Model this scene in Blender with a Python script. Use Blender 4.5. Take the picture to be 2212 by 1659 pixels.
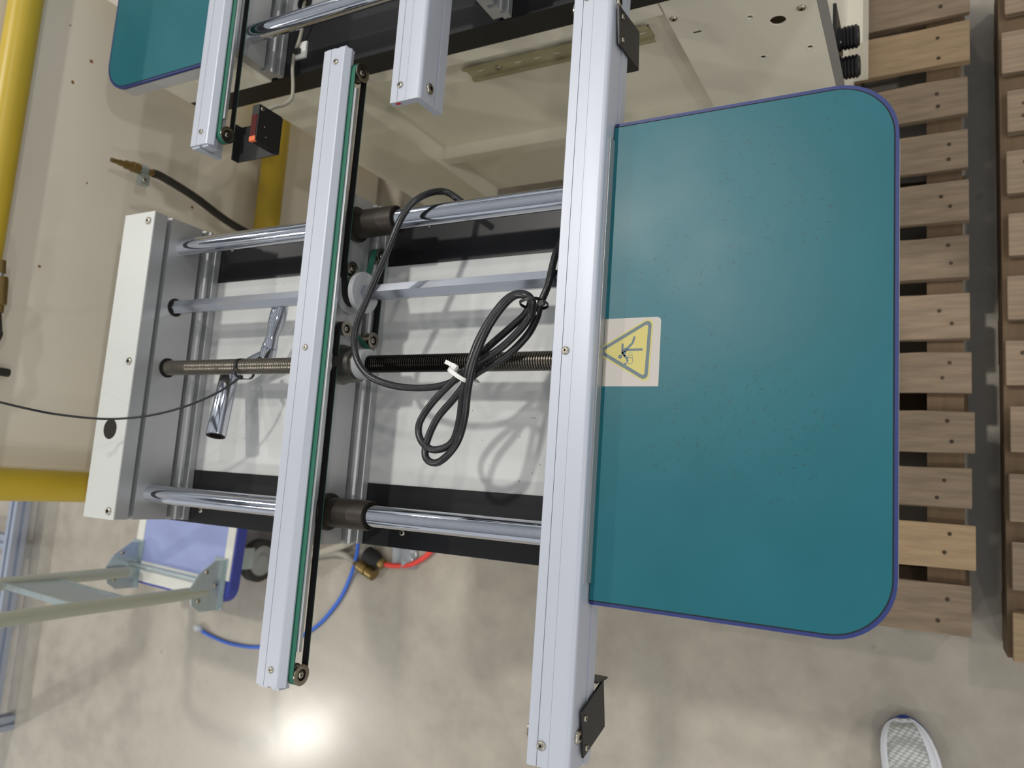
import bpy, bmesh, math, random
import numpy as np
from mathutils import Vector, Matrix

for o in list(bpy.data.objects):
    bpy.data.objects.remove(o)
random.seed(7)
PI = math.pi
SC = bpy.context.scene
COL = SC.collection

# ------------------------------------------------------------------ camera
H = 1.75                      # height of the lens above the floor
FPX, CX, CY = 1660.06, 1106.0, 829.5
def _rot(a, b, c):
    ca, sa = math.cos(a), math.sin(a); cb, sb = math.cos(b), math.sin(b); cc, sc = math.cos(c), math.sin(c)
    return (np.array([[cc, -sc, 0], [sc, cc, 0], [0, 0, 1]]) @ np.array([[cb, 0, sb], [0, 1, 0], [-sb, 0, cb]])
            @ np.array([[1, 0, 0], [0, ca, -sa], [0, sa, ca]]))
RM = _rot(-0.15097128, 0.50122036, -0.00273833)
_right = Vector((RM[0][0], -RM[0][1], -RM[0][2]))
_down = Vector((RM[1][0], -RM[1][1], -RM[1][2]))
_fwd = Vector((RM[2][0], -RM[2][1], -RM[2][2]))
cam_data = bpy.data.cameras.new('camera')
cam = bpy.data.objects.new('camera', cam_data)
COL.objects.link(cam)
m3 = Matrix((_right, -_down, -_fwd)).transposed()
cam.matrix_world = Matrix.Translation((0, 0, H)) @ m3.to_4x4()
cam_data.sensor_width = 36.0
cam_data.lens = FPX / 2212.0 * 36.0
cam_data.clip_start = 0.02
cam_data.dof.use_dof = True
cam_data.dof.focus_distance = 0.90
cam_data.dof.aperture_fstop = 6.5
SC.camera = cam

def at(u, v, z):
    r = RM.T @ np.array([(u - CX) / FPX, (v - CY) / FPX, 1.0])
    r = np.array([r[0], -r[1], -r[2]])
    p = np.array([0, 0, H]) + r * (z - H) / r[2]
    return Vector(p)
def atx(u, v, x):
    r = RM.T @ np.array([(u - CX) / FPX, (v - CY) / FPX, 1.0])
    r = np.array([r[0], -r[1], -r[2]])
    return Vector(np.array([0, 0, H]) + r * x / r[0])

# ------------------------------------------------------------------ world and lights
world = bpy.data.worlds.new('hall_light')
SC.world = world
world.use_nodes = True
world.node_tree.nodes['Background'].inputs[0].default_value = (0.93, 0.97, 1.0, 1)
world.node_tree.nodes['Background'].inputs[1].default_value = 0.66
def bay_or_fill(x, y, power, size=0.32, z=6.9):
    d = bpy.data.lights.new('bay_or_fill_lamp', 'AREA')
    d.shape = 'RECTANGLE'; d.size = size; d.size_y = size * 1.0
    d.energy = power; d.color = (1.0, 0.965, 0.90)
    o = bpy.data.objects.new('bay_or_fill_lamp', d); COL.objects.link(o)
    o.location = (x, y, z)
for hx, hy, hp in ((-2.3, 2.4, 190), (-7.7, -3.6, 190), (-7.7, 2.4, 120), (-2.3, -3.6, 40), (-7.7, 8.4, 80), (-2.3, 8.4, 80), (3.1, 3.4, 95), (3.1, -3.6, 60), (8.5, -0.6, 200), (8.5, -6.6, 200), (3.1, -9.6, 200)):  # right-hand lamps are unseen fill, added to brighten the panel and cabinet
    bay_or_fill(hx, hy, hp)
SC.view_settings.view_transform = 'Standard'
SC.view_settings.look = 'None'
SC.view_settings.gamma = 1.0
SC.view_settings.exposure = -0.15
SC.view_settings.use_curve_mapping = False

# ------------------------------------------------------------------ materials
def lin(c):
    return tuple(((x / 255.0) / 12.92 if x / 255.0 <= 0.04045 else ((x / 255.0 + 0.055) / 1.055) ** 2.4) for x in c) + (1.0,)
MATS = {}
def mat(name, rgb, rough=0.5, metal=0.0, var=0.06, scale=30.0, bump=0.0, bscale=200.0, stretch=(1, 1, 1), rvar=0.05,
        coat=0.0, emit=None, spec=0.5, alpha=1.0, trans=0.0, rnd=0.0, coord='Object'):
    """colour with a little procedural mottling, roughness variation and fine relief"""
    m = bpy.data.materials.new(name); m.use_nodes = True
    nt = m.node_tree; N = nt.nodes; L = nt.links
    b = N['Principled BSDF']
    tc = N.new('ShaderNodeTexCoord'); mp = N.new('ShaderNodeMapping'); mp.inputs['Scale'].default_value = stretch
    L.new(tc.outputs[coord], mp.inputs['Vector'])
    n = N.new('ShaderNodeTexNoise'); n.inputs['Scale'].default_value = scale; n.inputs['Detail'].default_value = 5
    L.new(mp.outputs[0], n.inputs['Vector'])
    c = lin(rgb)
    mix = N.new('ShaderNodeMix'); mix.data_type = 'RGBA'
    mix.inputs[6].default_value = tuple(max(0, x * (1 - var)) for x in c[:3]) + (1,)
    mix.inputs[7].default_value = tuple(min(1, x * (1 + var)) for x in c[:3]) + (1,)
    L.new(n.outputs['Fac'], mix.inputs[0])
    out = mix.outputs[2]
    if rnd > 0:
        oi = N.new('ShaderNodeObjectInfo'); hs = N.new('ShaderNodeHueSaturation')
        mr = N.new('ShaderNodeMapRange'); mr.inputs[3].default_value = 1 - rnd; mr.inputs[4].default_value = 1 + rnd
        L.new(oi.outputs['Random'], mr.inputs[0]); L.new(mr.outputs[0], hs.inputs['Value']); L.new(out, hs.inputs['Color']); out = hs.outputs[0]
    L.new(out, b.inputs['Base Color'])
    mr2 = N.new('ShaderNodeMapRange'); mr2.inputs[3].default_value = max(0.02, rough - rvar); mr2.inputs[4].default_value = rough + rvar
    L.new(n.outputs['Fac'], mr2.inputs[0]); L.new(mr2.outputs[0], b.inputs['Roughness'])
    b.inputs['Metallic'].default_value = metal
    b.inputs['Specular IOR Level'].default_value = spec
    b.inputs['Coat Weight'].default_value = coat
    b.inputs['Transmission Weight'].default_value = trans
    if emit:
        b.inputs['Emission Color'].default_value = lin(emit[0]); b.inputs['Emission Strength'].default_value = emit[1]
    if bump > 0:
        n2 = N.new('ShaderNodeTexNoise'); n2.inputs['Scale'].default_value = bscale; n2.inputs['Detail'].default_value = 3
        L.new(mp.outputs[0], n2.inputs['Vector'])
        bp = N.new('ShaderNodeBump'); bp.inputs['Strength'].default_value = bump; bp.inputs['Distance'].default_value = 0.001
        L.new(n2.outputs['Fac'], bp.inputs['Height']); L.new(bp.outputs[0], b.inputs['Normal'])
    MATS[name] = m
    return m

mat('anodised', (184, 188, 199), 0.42, 0.2, 0.03, 60, 0.06, 300, (1, 0.05, 1))
mat('alu_plate', (176, 177, 178), 0.38, 0.55, 0.05, 50, 0.05, 300, (1, 0.06, 1))
mat('alu_raw', (185, 187, 190), 0.34, 0.8, 0.08, 60)
mat('cover_white', (198, 200, 196), 0.33, 0.0, 0.02, 20, 0.05, 90, coat=0.2)
mat('plate_white', (206, 207, 206), 0.42, 0.0, 0.03, 25)
mat('cream', (230, 225, 209), 0.36, 0.0, 0.03, 12, 0.05, 120)
mat('black_steel', (22, 22, 25), 0.36, 0.0, 0.25, 60, 0.05, 300, (0.1, 1, 1), spec=0.35)
mat('black_paint', (22, 22, 24), 0.42, 0.0, 0.2, 200, 0.15, 900)
mat('black_plastic', (13, 13, 15), 0.45, 0.0, 0.2, 100)
mat('black_rubber', (24, 24, 26), 0.7, 0.0, 0.2, 100)
mat('cable_black', (30, 30, 33), 0.29, 0.0, 0.35, 90, 0.1, 500)
mat('chrome', (208, 211, 220), 0.07, 1.0, 0.03, 40, rvar=0.03)
mat('hex_steel', (196, 199, 208), 0.24, 1.0, 0.06, 300, 0.04, 600, (0.04, 1, 1))
mat('screw_steel', (186, 180, 166), 0.22, 1.0, 0.08, 400)
mat('dark_socket', (40, 34, 26), 0.5, 0.4, 0.1, 100)
mat('bush_brown', (58, 52, 46), 0.44, 0.55, 0.2, 80, 0.05, 200)
mat('nut_steel', (120, 118, 112), 0.3, 0.9, 0.2, 60)
mat('belt_green', (42, 108, 88), 0.6, 0.0, 0.08, 90)
mat('belt_black', (17, 17, 19), 0.55, 0.0, 0.15, 120)
mat('pulley_steel', (150, 143, 130), 0.25, 1.0, 0.1, 200)
mat('wheel_white', (168, 169, 172), 0.45, 0.1, 0.05, 50)
mat('trim_blue', (30, 46, 106), 0.45, 0.0, 0.1, 150)
mat('table_side', (186, 187, 186), 0.5, 0.1, 0.04, 50)
mat('table_gap', (18, 20, 22), 0.8)
mat('yellow', (190, 162, 46), 0.38, 0.0, 0.06, 18, 0.04, 80)
mat('brass', (138, 116, 72), 0.32, 0.75, 0.2, 200)
mat('zinc', (176, 188, 190), 0.3, 0.75, 0.15, 60)
mat('hose_dark', (44, 41, 34), 0.55, 0.0, 0.1, 60)
mat('hose_grey', (150, 146, 136), 0.5)
mat('cord_grey', (172, 166, 152), 0.55)
mat('cable_blue', (52, 104, 206), 0.4)
mat('hose_red', (226, 62, 50), 0.4)
mat('clear_plastic', (226, 232, 240), 0.12, 0.0, 0.02, 30, alpha=1, trans=0.7)
mat('tie_white', (232, 232, 228), 0.4)
mat('wood', (132, 114, 94), 0.75, 0.0, 0.50, 14, 0.35, 60, (0.8, 9, 9), rnd=0.12)
mat('wood_pale', (156, 132, 102), 0.75, 0.0, 0.40, 14, 0.3, 60, (0.8, 9, 9), rnd=0.12)
mat('wood_dark', (104, 84, 62), 0.8, 0.0, 0.30, 14, 0.3, 60, (9, 0.8, 9), rnd=0.1)
mat('nail', (70, 58, 44), 0.6, 0.5)
mat('deck_blue', (148, 158, 204), 0.5, 0.0, 0.12, 9)
mat('deck_edge_blue', (56, 66, 150), 0.5)
mat('deck_pad', (214, 214, 206), 0.55, 0.0, 0.08, 12)
mat('tube_paint', (158, 160, 144), 0.35, 0.0, 0.04, 20)
mat('brace_grey', (146, 154, 154), 0.4, 0.1, 0.03, 20)
mat('tyre', (48, 46, 44), 0.7)
mat('wheel_hub', (150, 152, 150), 0.5)
mat('shoe_white', (226, 228, 234), 0.6, 0.0, 0.03, 60, 0.1, 400)
mat('shoe_blue', (44, 70, 158), 0.5)
mat('shoe_dark', (90, 96, 110), 0.7)
mat('red_window', (74, 20, 14), 0.2, 0.0, 0.2, 200, emit=((150, 24, 8), 0.02))
mat('orange_lens', (210, 110, 70), 0.25, emit=((255, 110, 50), 0.12))
mat('din_zinc', (172, 166, 132), 0.35, 0.1, 0.12, 60, 0.0, 100, (0.2, 1, 1))
mat('hole_dark', (30, 28, 24), 0.9)
mat('rust', (138, 96, 52), 0.9, 0.0, 0.3, 300)
mat('red_mark', (190, 40, 46), 0.6)
mat('profile_alu', (168, 176, 192), 0.35, 0.6, 0.04, 30)
mat('panel_grey', (92, 98, 106), 0.5)
mat('label_grey', (188, 182, 176), 0.6, 0.0, 0.08, 900)
mat('label_yellow', (196, 184, 112), 0.6, 0.0, 0.08, 900)
mat('label_black', (98, 114, 120), 0.55, 0.0, 0.1, 500)
mat('label_tan', (168, 156, 138), 0.6, 0.0, 0.1, 600)
M = MATS

def special_materials():
    # ---- teal mat of the side table: worn, scratched
    m = mat('table_teal', (12, 94, 106), 0.40, 0.0, 0.14, 9, 0.05, 60, rvar=0.08, spec=0.4)
    nt = m.node_tree; N = nt.nodes; L = nt.links; b = N['Principled BSDF']
    mix0 = [n for n in N if n.type == 'MIX'][0]
    tc = [n for n in N if n.type == 'TEX_COORD'][0]
    # small dark nicks: thin stretched voronoi cells broken up by noise
    prev = mix0.outputs[2]
    for rot, sc, thr in ((0.5, (60, 14, 1), 0.13), (-0.9, (75, 12, 1), 0.11), (1.7, (50, 10, 1), 0.10)):
        vr = N.new('ShaderNodeVectorRotate'); vr.rotation_type = 'Z_AXIS'; vr.inputs['Angle'].default_value = rot
        L.new(tc.outputs['Object'], vr.inputs['Vector'])
        mp = N.new('ShaderNodeMapping'); mp.inputs['Scale'].default_value = sc
        L.new(vr.outputs[0], mp.inputs[0])
        v = N.new('ShaderNodeTexVoronoi'); v.inputs['Scale'].default_value = 3.2; L.new(mp.outputs[0], v.inputs['Vector'])
        lt = N.new('ShaderNodeMath'); lt.operation = 'LESS_THAN'; lt.inputs[1].default_value = thr; L.new(v.outputs['Distance'], lt.inputs[0])
        nz = N.new('ShaderNodeTexNoise'); nz.inputs['Scale'].default_value = 4; L.new(tc.outputs['Object'], nz.inputs['Vector'])
        ds = N.new('ShaderNodeVectorMath'); ds.operation = 'DISTANCE'; ds.inputs[1].default_value = (-0.03, 0.10, 0); L.new(tc.outputs['Object'], ds.inputs[0])
        sb_ = N.new('ShaderNodeMath'); sb_.operation = 'SUBTRACT'; L.new(nz.outputs['Fac'], sb_.inputs[0]); L.new(ds.outputs['Value'], sb_.inputs[1])
        gt = N.new('ShaderNodeMath'); gt.operation = 'GREATER_THAN'; gt.inputs[1].default_value = 0.36; L.new(sb_.outputs[0], gt.inputs[0])
        mu = N.new('ShaderNodeMath'); mu.operation = 'MULTIPLY'; L.new(lt.outputs[0], mu.inputs[0]); L.new(gt.outputs[0], mu.inputs[1])
        mx = N.new('ShaderNodeMix'); mx.data_type = 'RGBA'; L.new(mu.outputs[0], mx.inputs[0]); L.new(prev, mx.inputs[6])
        mx.inputs[7].default_value = lin((22, 78, 86)); prev = mx.outputs[2]
    L.new(prev, b.inputs['Base Color'])
    # ---- lead screw: clean left part, greasy right part
    m = mat('lead_steel', (140, 134, 124), 0.3, 0.95, 0.1, 300)
    nt = m.node_tree; N = nt.nodes; L = nt.links; b = N['Principled BSDF']
    mix0 = [n for n in N if n.type == 'MIX'][0]
    geo = N.new('ShaderNodeNewGeometry'); sx = N.new('ShaderNodeSeparateXYZ'); L.new(geo.outputs['Position'], sx.inputs[0])
    r1 = N.new('ShaderNodeMapRange'); r1.inputs[1].default_value = -0.80; r1.inputs[2].default_value = -0.76; L.new(sx.outputs[0], r1.inputs[0])
    r2 = N.new('ShaderNodeMapRange'); r2.inputs[1].default_value = -0.56; r2.inputs[2].default_value = -0.46; r2.inputs[3].default_value = 1; r2.inputs[4].default_value = 0.25; L.new(sx.outputs[0], r2.inputs[0])
    mu = N.new('ShaderNodeMath'); mu.operation = 'MULTIPLY'; L.new(r1.outputs[0], mu.inputs[0]); L.new(r2.outputs[0], mu.inputs[1])
    mx = N.new('ShaderNodeMix'); mx.data_type = 'RGBA'; L.new(mu.outputs[0], mx.inputs[0]); L.new(mix0.outputs[2], mx.inputs[6]); mx.inputs[7].default_value = lin((44, 42, 40))
    L.new(mx.outputs[2], b.inputs['Base Color'])
    # ---- dust specks on the white plate
    m = M['plate_white']; nt = m.node_tree; N = nt.nodes; L = nt.links; b = N['Principled BSDF']
    mix0 = [n for n in N if n.type == 'MIX'][0]; tc = [n for n in N if n.type == 'TEX_COORD'][0]
    v = N.new('ShaderNodeTexVoronoi'); v.inputs['Scale'].default_value = 95; L.new(tc.outputs['Object'], v.inputs['Vector'])
    nz = N.new('ShaderNodeTexNoise'); nz.inputs['Scale'].default_value = 14; L.new(tc.outputs['Object'], nz.inputs['Vector'])
    mr = N.new('ShaderNodeMapRange'); mr.inputs[1].default_value = 0.45; mr.inputs[2].default_value = 0.75; mr.inputs[3].default_value = 0.03; mr.inputs[4].default_value = 0.14; L.new(nz.outputs['Fac'], mr.inputs[0])
    lt = N.new('ShaderNodeMath'); lt.operation = 'LESS_THAN'; L.new(v.outputs['Distance'], lt.inputs[0]); L.new(mr.outputs[0], lt.inputs[1])
    mx = N.new('ShaderNodeMix'); mx.data_type = 'RGBA'; L.new(lt.outputs[0], mx.inputs[0]); L.new(mix0.outputs[2], mx.inputs[6]); mx.inputs[7].default_value = lin((128, 126, 120)); L.new(mx.outputs[2], b.inputs['Base Color'])
    # ---- sealed concrete
    m = bpy.data.materials.new('concrete'); m.use_nodes = True; M['concrete'] = m
    nt = m.node_tree; N = nt.nodes; L = nt.links; b = N['Principled BSDF']
    geo = N.new('ShaderNodeNewGeometry')
    def noise(s, d=6, r=0.55):
        n = N.new('ShaderNodeTexNoise'); n.inputs['Scale'].default_value = s; n.inputs['Detail'].default_value = d; n.inputs['Roughness'].default_value = r
        L.new(geo.outputs['Position'], n.inputs['Vector']); return n
    n1 = noise(2.2); n2 = noise(14, 8, 0.6); n3 = noise(60)
    cr = N.new('ShaderNodeValToRGB'); e = cr.color_ramp.elements
    e[0].position = 0.25; e[0].color = lin((138, 129, 116)); e[1].position = 0.75; e[1].color = lin((182, 174, 160))
    e2 = cr.color_ramp.elements.new(0.5); e2.color = lin((164, 156, 143))
    mx = N.new('ShaderNodeMix'); mx.data_type = 'FLOAT'; mx.inputs[0].default_value = 0.5
    L.new(n1.outputs['Fac'], mx.inputs[2]); L.new(n2.outputs['Fac'], mx.inputs[3]); L.new(mx.outputs[0], cr.inputs[0])
    vo = N.new('ShaderNodeTexVoronoi'); vo.inputs['Scale'].default_value = 9; L.new(geo.outputs['Position'], vo.inputs['Vector'])
    sp = N.new('ShaderNodeMapRange'); sp.inputs[1].default_value = 0.03; sp.inputs[2].default_value = 0.09; sp.inputs[3].default_value = 0.45; sp.inputs[4].default_value = 0
    L.new(vo.outputs['Distance'], sp.inputs[0])
    mk = N.new('ShaderNodeMath'); mk.operation = 'GREATER_THAN'; mk.inputs[1].default_value = 0.55; L.new(n1.outputs['Fac'], mk.inputs[0])
    mm = N.new('ShaderNodeMath'); mm.operation = 'MULTIPLY'; L.new(sp.outputs[0], mm.inputs[0]); L.new(mk.outputs[0], mm.inputs[1])
    mc = N.new('ShaderNodeMix'); mc.data_type = 'RGBA'; L.new(mm.outputs[0], mc.inputs[0]); L.new(cr.outputs[0], mc.inputs[6]); mc.inputs[7].default_value = lin((112, 106, 98))
    L.new(mc.outputs[2], b.inputs['Base Color'])
    rr = N.new('ShaderNodeMapRange'); rr.inputs[1].default_value = 0.3; rr.inputs[2].default_value = 0.7; rr.inputs[3].default_value = 0.30; rr.inputs[4].default_value = 0.44
    L.new(n2.outputs['Fac'], rr.inputs[0]); L.new(rr.outputs[0], b.inputs['Roughness'])
    b.inputs['Coat Weight'].default_value = 0.45; b.inputs['Coat Roughness'].default_value = 0.19
    bp = N.new('ShaderNodeBump'); bp.inputs['Strength'].default_value = 0.12; bp.inputs['Distance'].default_value = 0.002
    L.new(n3.outputs['Fac'], bp.inputs['Height']); L.new(bp.outputs[0], b.inputs['Normal'])
    # ---- painted panel, slightly uneven
    m = mat('panel_beige', (230, 222, 207), 0.5, 0.0, 0.05, 5, 0.25, 14)
    # ---- knitted shoe upper
    m = mat('shoe_knit', (206, 207, 208), 0.75, 0.0, 0.03, 60)
    nt = m.node_tree; N = nt.nodes; L = nt.links; b = N['Principled BSDF']
    tc = [n for n in N if n.type == 'TEX_COORD'][0]
    mp = N.new('ShaderNodeMapping'); mp.inputs['Scale'].default_value = (95, 190, 60); mp.inputs['Rotation'].default_value = (0, 0, 0.35); L.new(tc.outputs['Object'], mp.inputs[0])
    v = N.new('ShaderNodeTexVoronoi'); v.inputs['Scale'].default_value = 1.0; v.inputs['Randomness'].default_value = 0.15; L.new(mp.outputs[0], v.inputs['Vector'])
    r = N.new('ShaderNodeMapRange'); r.inputs[1].default_value = 0.25; r.inputs[2].default_value = 0.6; L.new(v.outputs['Distance'], r.inputs[0])
    mx = N.new('ShaderNodeMix'); mx.data_type = 'RGBA'; L.new(r.outputs[0], mx.inputs[0]); mx.inputs[6].default_value = lin((214, 215, 216)); mx.inputs[7].default_value = lin((160, 160, 156))
    L.new(mx.outputs[2], b.inputs['Base Color'])
    bp = N.new('ShaderNodeBump'); bp.inputs['Strength'].default_value = 0.5; bp.inputs['Distance'].default_value = 0.002; bp.invert = True
    L.new(v.outputs['Distance'], bp.inputs['Height']); L.new(bp.outputs[0], b.inputs['Normal'])
special_materials()

# ------------------------------------------------------------------ mesh helpers
def world_loc(o):
    p = Vector((0, 0, 0)); 
    while o is not None:
        p = p + Vector(o.location); o = o.parent
    return p
def link_mesh(name, me, mats, parent=None, smooth=False, recenter=True, origin=None):
    c = Vector((0, 0, 0))
    if recenter and len(me.vertices):
        xs = np.zeros(len(me.vertices) * 3); me.vertices.foreach_get('co', xs); xs = xs.reshape(-1, 3)
        lo, hi = xs.min(0), xs.max(0)
        c = Vector(((lo[0] + hi[0]) / 2, (lo[1] + hi[1]) / 2, lo[2])) if origin is None else Vector(origin)
        me.transform(Matrix.Translation(-c))
    for mm in (mats if isinstance(mats, (list, tuple)) else [mats]):
        me.materials.append(M[mm] if isinstance(mm, str) else mm)
    if smooth:
        for p in me.polygons: p.use_smooth = True
    o = bpy.data.objects.new(name, me); COL.objects.link(o)
    if parent is not None:
        o.parent = parent; o.location = c - world_loc(parent)
    else:
        o.location = c
    return o
def bm_to(name, bm, mats, parent=None, smooth=False, bevel=0.0, seg=2, angle=None):
    if bevel > 0:
        es = [e for e in bm.edges if len(e.link_faces) == 2 and e.calc_face_angle(0) > 0.6]
        bmesh.ops.bevel(bm, geom=es, offset=bevel, segments=seg, affect='EDGES', profile=0.6)
    bmesh.ops.recalc_face_normals(bm, faces=bm.faces)
    me = bpy.data.meshes.new(name); bm.to_mesh(me); bm.free()
    o = link_mesh(name, me, mats, parent, False)
    if smooth:
        for p in me.polygons: p.use_smooth = True
        me.set_sharp_from_angle(angle=math.radians(smooth if smooth > 1 else 35))
    return o
def bm_box(bm, x0, x1, y0, y1, z0, z1):
    vs = [bm.verts.new(p) for p in ((x0, y0, z0), (x1, y0, z0), (x1, y1, z0), (x0, y1, z0), (x0, y0, z1), (x1, y0, z1), (x1, y1, z1), (x0, y1, z1))]
    for f in ((0, 3, 2, 1), (4, 5, 6, 7), (0, 1, 5, 4), (1, 2, 6, 5), (2, 3, 7, 6), (3, 0, 4, 7)):
        bm.faces.new([vs[i] for i in f])
def box(name, x0, x1, y0, y1, z0, z1, m, parent=None, bevel=0.001):
    bm = bmesh.new(); bm_box(bm, x0, x1, y0, y1, z0, z1)
    return bm_to(name, bm, m, parent, bevel=bevel)
def prism(name, pts, axis, a, b, m, parent=None, bevel=0.0, smooth=False):
    """polygon pts extruded along axis from a to b; pts are (x,z) for Y, (y,z) for X, (x,y) for Z"""
    bm = bmesh.new()
    def P(p, t):
        return {'X': (t, p[0], p[1]), 'Y': (p[0], t, p[1]), 'Z': (p[0], p[1], t)}[axis]
    A = [bm.verts.new(P(p, a)) for p in pts]; B = [bm.verts.new(P(p, b)) for p in pts]
    n = len(pts)
    bm.faces.new(A); bm.faces.new(list(reversed(B)))
    for i in range(n):
        bm.faces.new((A[i], A[(i + 1) % n], B[(i + 1) % n], B[i]))
    return bm_to(name, bm, m, parent, bevel=bevel, smooth=smooth)
def frame_of(d):
    d = Vector(d).normalized()
    up = Vector((0, 0, 1)) if abs(d.z) < 0.95 else Vector((0, 1, 0))
    a = d.cross(up).normalized(); b = a.cross(d).normalized()
    return a, b, d
def lathe_bm(bm, p0, p1, prof, seg=24, mat_of=None, cap=True):
    """profile [(t along p0->p1 in metres, radius)]"""
    p0 = Vector(p0); p1 = Vector(p1); a, b, d = frame_of(p1 - p0)
    rings = []
    for t, r in prof:
        rings.append([bm.verts.new(p0 + d * t + (a * math.cos(2 * PI * k / seg) + b * math.sin(2 * PI * k / seg)) * max(r, 1e-5)) for k in range(seg)])
    for i in range(len(rings) - 1):
        for k in range(seg):
            f = bm.faces.new((rings[i][k], rings[i][(k + 1) % seg], rings[i + 1][(k + 1) % seg], rings[i + 1][k]))
            if mat_of: f.material_index = mat_of(i)
    if cap:
        f = bm.faces.new(list(reversed(rings[0]))); f2 = bm.faces.new(rings[-1])
        if mat_of: f.material_index = mat_of(0); f2.material_index = mat_of(len(rings) - 2)
def lathe(name, p0, p1, prof, m, parent=None, seg=24, smooth=38, mat_of=None, cap=True):
    bm = bmesh.new(); lathe_bm(bm, p0, p1, prof, seg, mat_of, cap)
    return bm_to(name, bm, m, parent, smooth=smooth)
def cyl(name, p0, p1, r, m, parent=None, seg=24, bev=0.0):
    L = (Vector(p1) - Vector(p0)).length
    prof = [(0, r), (L, r)] if bev <= 0 else [(0, r - bev), (bev, r), (L - bev, r), (L, r - bev)]
    return lathe(name, p0, p1, prof, m, parent, seg)
def catmull(pts, n=8):
    pts = [Vector(p) for p in pts]
    P = [pts[0] * 2 - pts[1]] + pts + [pts[-1] * 2 - pts[-2]]
    out = []
    for i in range(1, len(P) - 2):
        for k in range(n):
            t = k / n; p0, p1, p2, p3 = P[i - 1], P[i], P[i + 1], P[i + 2]
            out.append(0.5 * ((2 * p1) + (p2 - p0) * t + (2 * p0 - 5 * p1 + 4 * p2 - p3) * t * t + (3 * p1 - p0 - 3 * p2 + p3) * t ** 3))
    out.append(pts[-1]); return out
def tube_bm(bm, pts, r, seg=12, taper=None):
    pts = [Vector(p) for p in pts]
    t0 = (pts[1] - pts[0]).normalized(); a, b, _ = frame_of(t0)
    rings = []
    for i, p in enumerate(pts):
        t = (pts[min(i + 1, len(pts) - 1)] - pts[max(i - 1, 0)]).normalized()
        a = (a - t * a.dot(t)).normalized(); b = t.cross(a)
        rr = r if taper is None else taper(i / (len(pts) - 1)) * r
        rings.append([bm.verts.new(p + (a * math.cos(2 * PI * k / seg) + b * math.sin(2 * PI * k / seg)) * rr) for k in range(seg)])
    for i in range(len(rings) - 1):
        for k in range(seg):
            bm.faces.new((rings[i][k], rings[i][(k + 1) % seg], rings[i + 1][(k + 1) % seg], rings[i + 1][k]))
    bm.faces.new(list(reversed(rings[0]))); bm.faces.new(rings[-1])
def tube(name, pts, r, m, parent=None, seg=12, smooth=True, n=8, taper=None):
    bm = bmesh.new(); tube_bm(bm, catmull(pts, n) if n else pts, r, seg, taper)
    return bm_to(name, bm, m, parent, smooth=60)
def rrect(x0, x1, y0, y1, r, corners=(1, 1, 1, 1), n=8):
    """rounded rectangle, corner order: (x1,y1),(x0,y1),(x0,y0),(x1,y0)"""
    pts = []
    for k, (cx, cy, a0) in enumerate(((x1, y1, 0), (x0, y1, 90), (x0, y0, 180), (x1, y0, 270))):
        if not corners[k]: pts.append((cx, cy)); continue
        sx = -1 if cx == x1 else 1; sy = -1 if cy == y1 else 1
        for i in range(n + 1):
            a = math.radians(a0 + 90 * i / n); pts.append((cx + sx * r + r * math.cos(a), cy + sy * r + r * math.sin(a)))
    return pts
def circ(cx, cy, r, n=24, ry=None):
    return [(cx + r * math.cos(2 * PI * k / n), cy + (ry or r) * math.sin(2 * PI * k / n)) for k in range(n)]
def holed(name, outer, holes, axis, a, b, m, parent=None):
    """plate with real holes, from a filled 2D curve, between a and b along the axis"""
    cu = bpy.data.curves.new(name, 'CURVE'); cu.dimensions = '2D'; cu.fill_mode = 'BOTH'; cu.extrude = abs(b - a) / 2
    for lp in [outer] + list(holes):
        s = cu.splines.new('POLY'); s.points.add(len(lp) - 1); s.use_cyclic_u = True
        for i, p in enumerate(lp): s.points[i].co = (p[0], p[1], 0, 1)
    tmp = bpy.data.objects.new('tmp', cu)
    me = bpy.data.meshes.new_from_object(tmp)
    bpy.data.objects.remove(tmp); bpy.data.curves.remove(cu)
    me.materials.clear()
    mid = (a + b) / 2
    for v in me.vertices:
        x, y, z = v.co
        v.co = {'X': (mid + z, x, y), 'Y': (x, mid + z, y), 'Z': (x, y, mid + z)}[axis]
    me.name = name
    bm = bmesh.new(); bm.from_mesh(me); bmesh.ops.remove_doubles(bm, verts=bm.verts, dist=1e-6); bmesh.ops.recalc_face_normals(bm, faces=bm.faces); bm.to_mesh(me); bm.free()
    return link_mesh(name, me, m, parent)
def thing(name, label, cat, loc, group=None):
    o = bpy.data.objects.new(name, None); o.empty_display_size = 0.05; COL.objects.link(o); o.location = loc
    return tag(o, label, cat, group)
def tag(o, label=None, cat=None, group=None, kind=None):
    if label: o['label'] = label
    if cat: o['category'] = cat
    if group: o['group'] = group
    if kind: o['kind'] = kind
    return o

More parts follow.
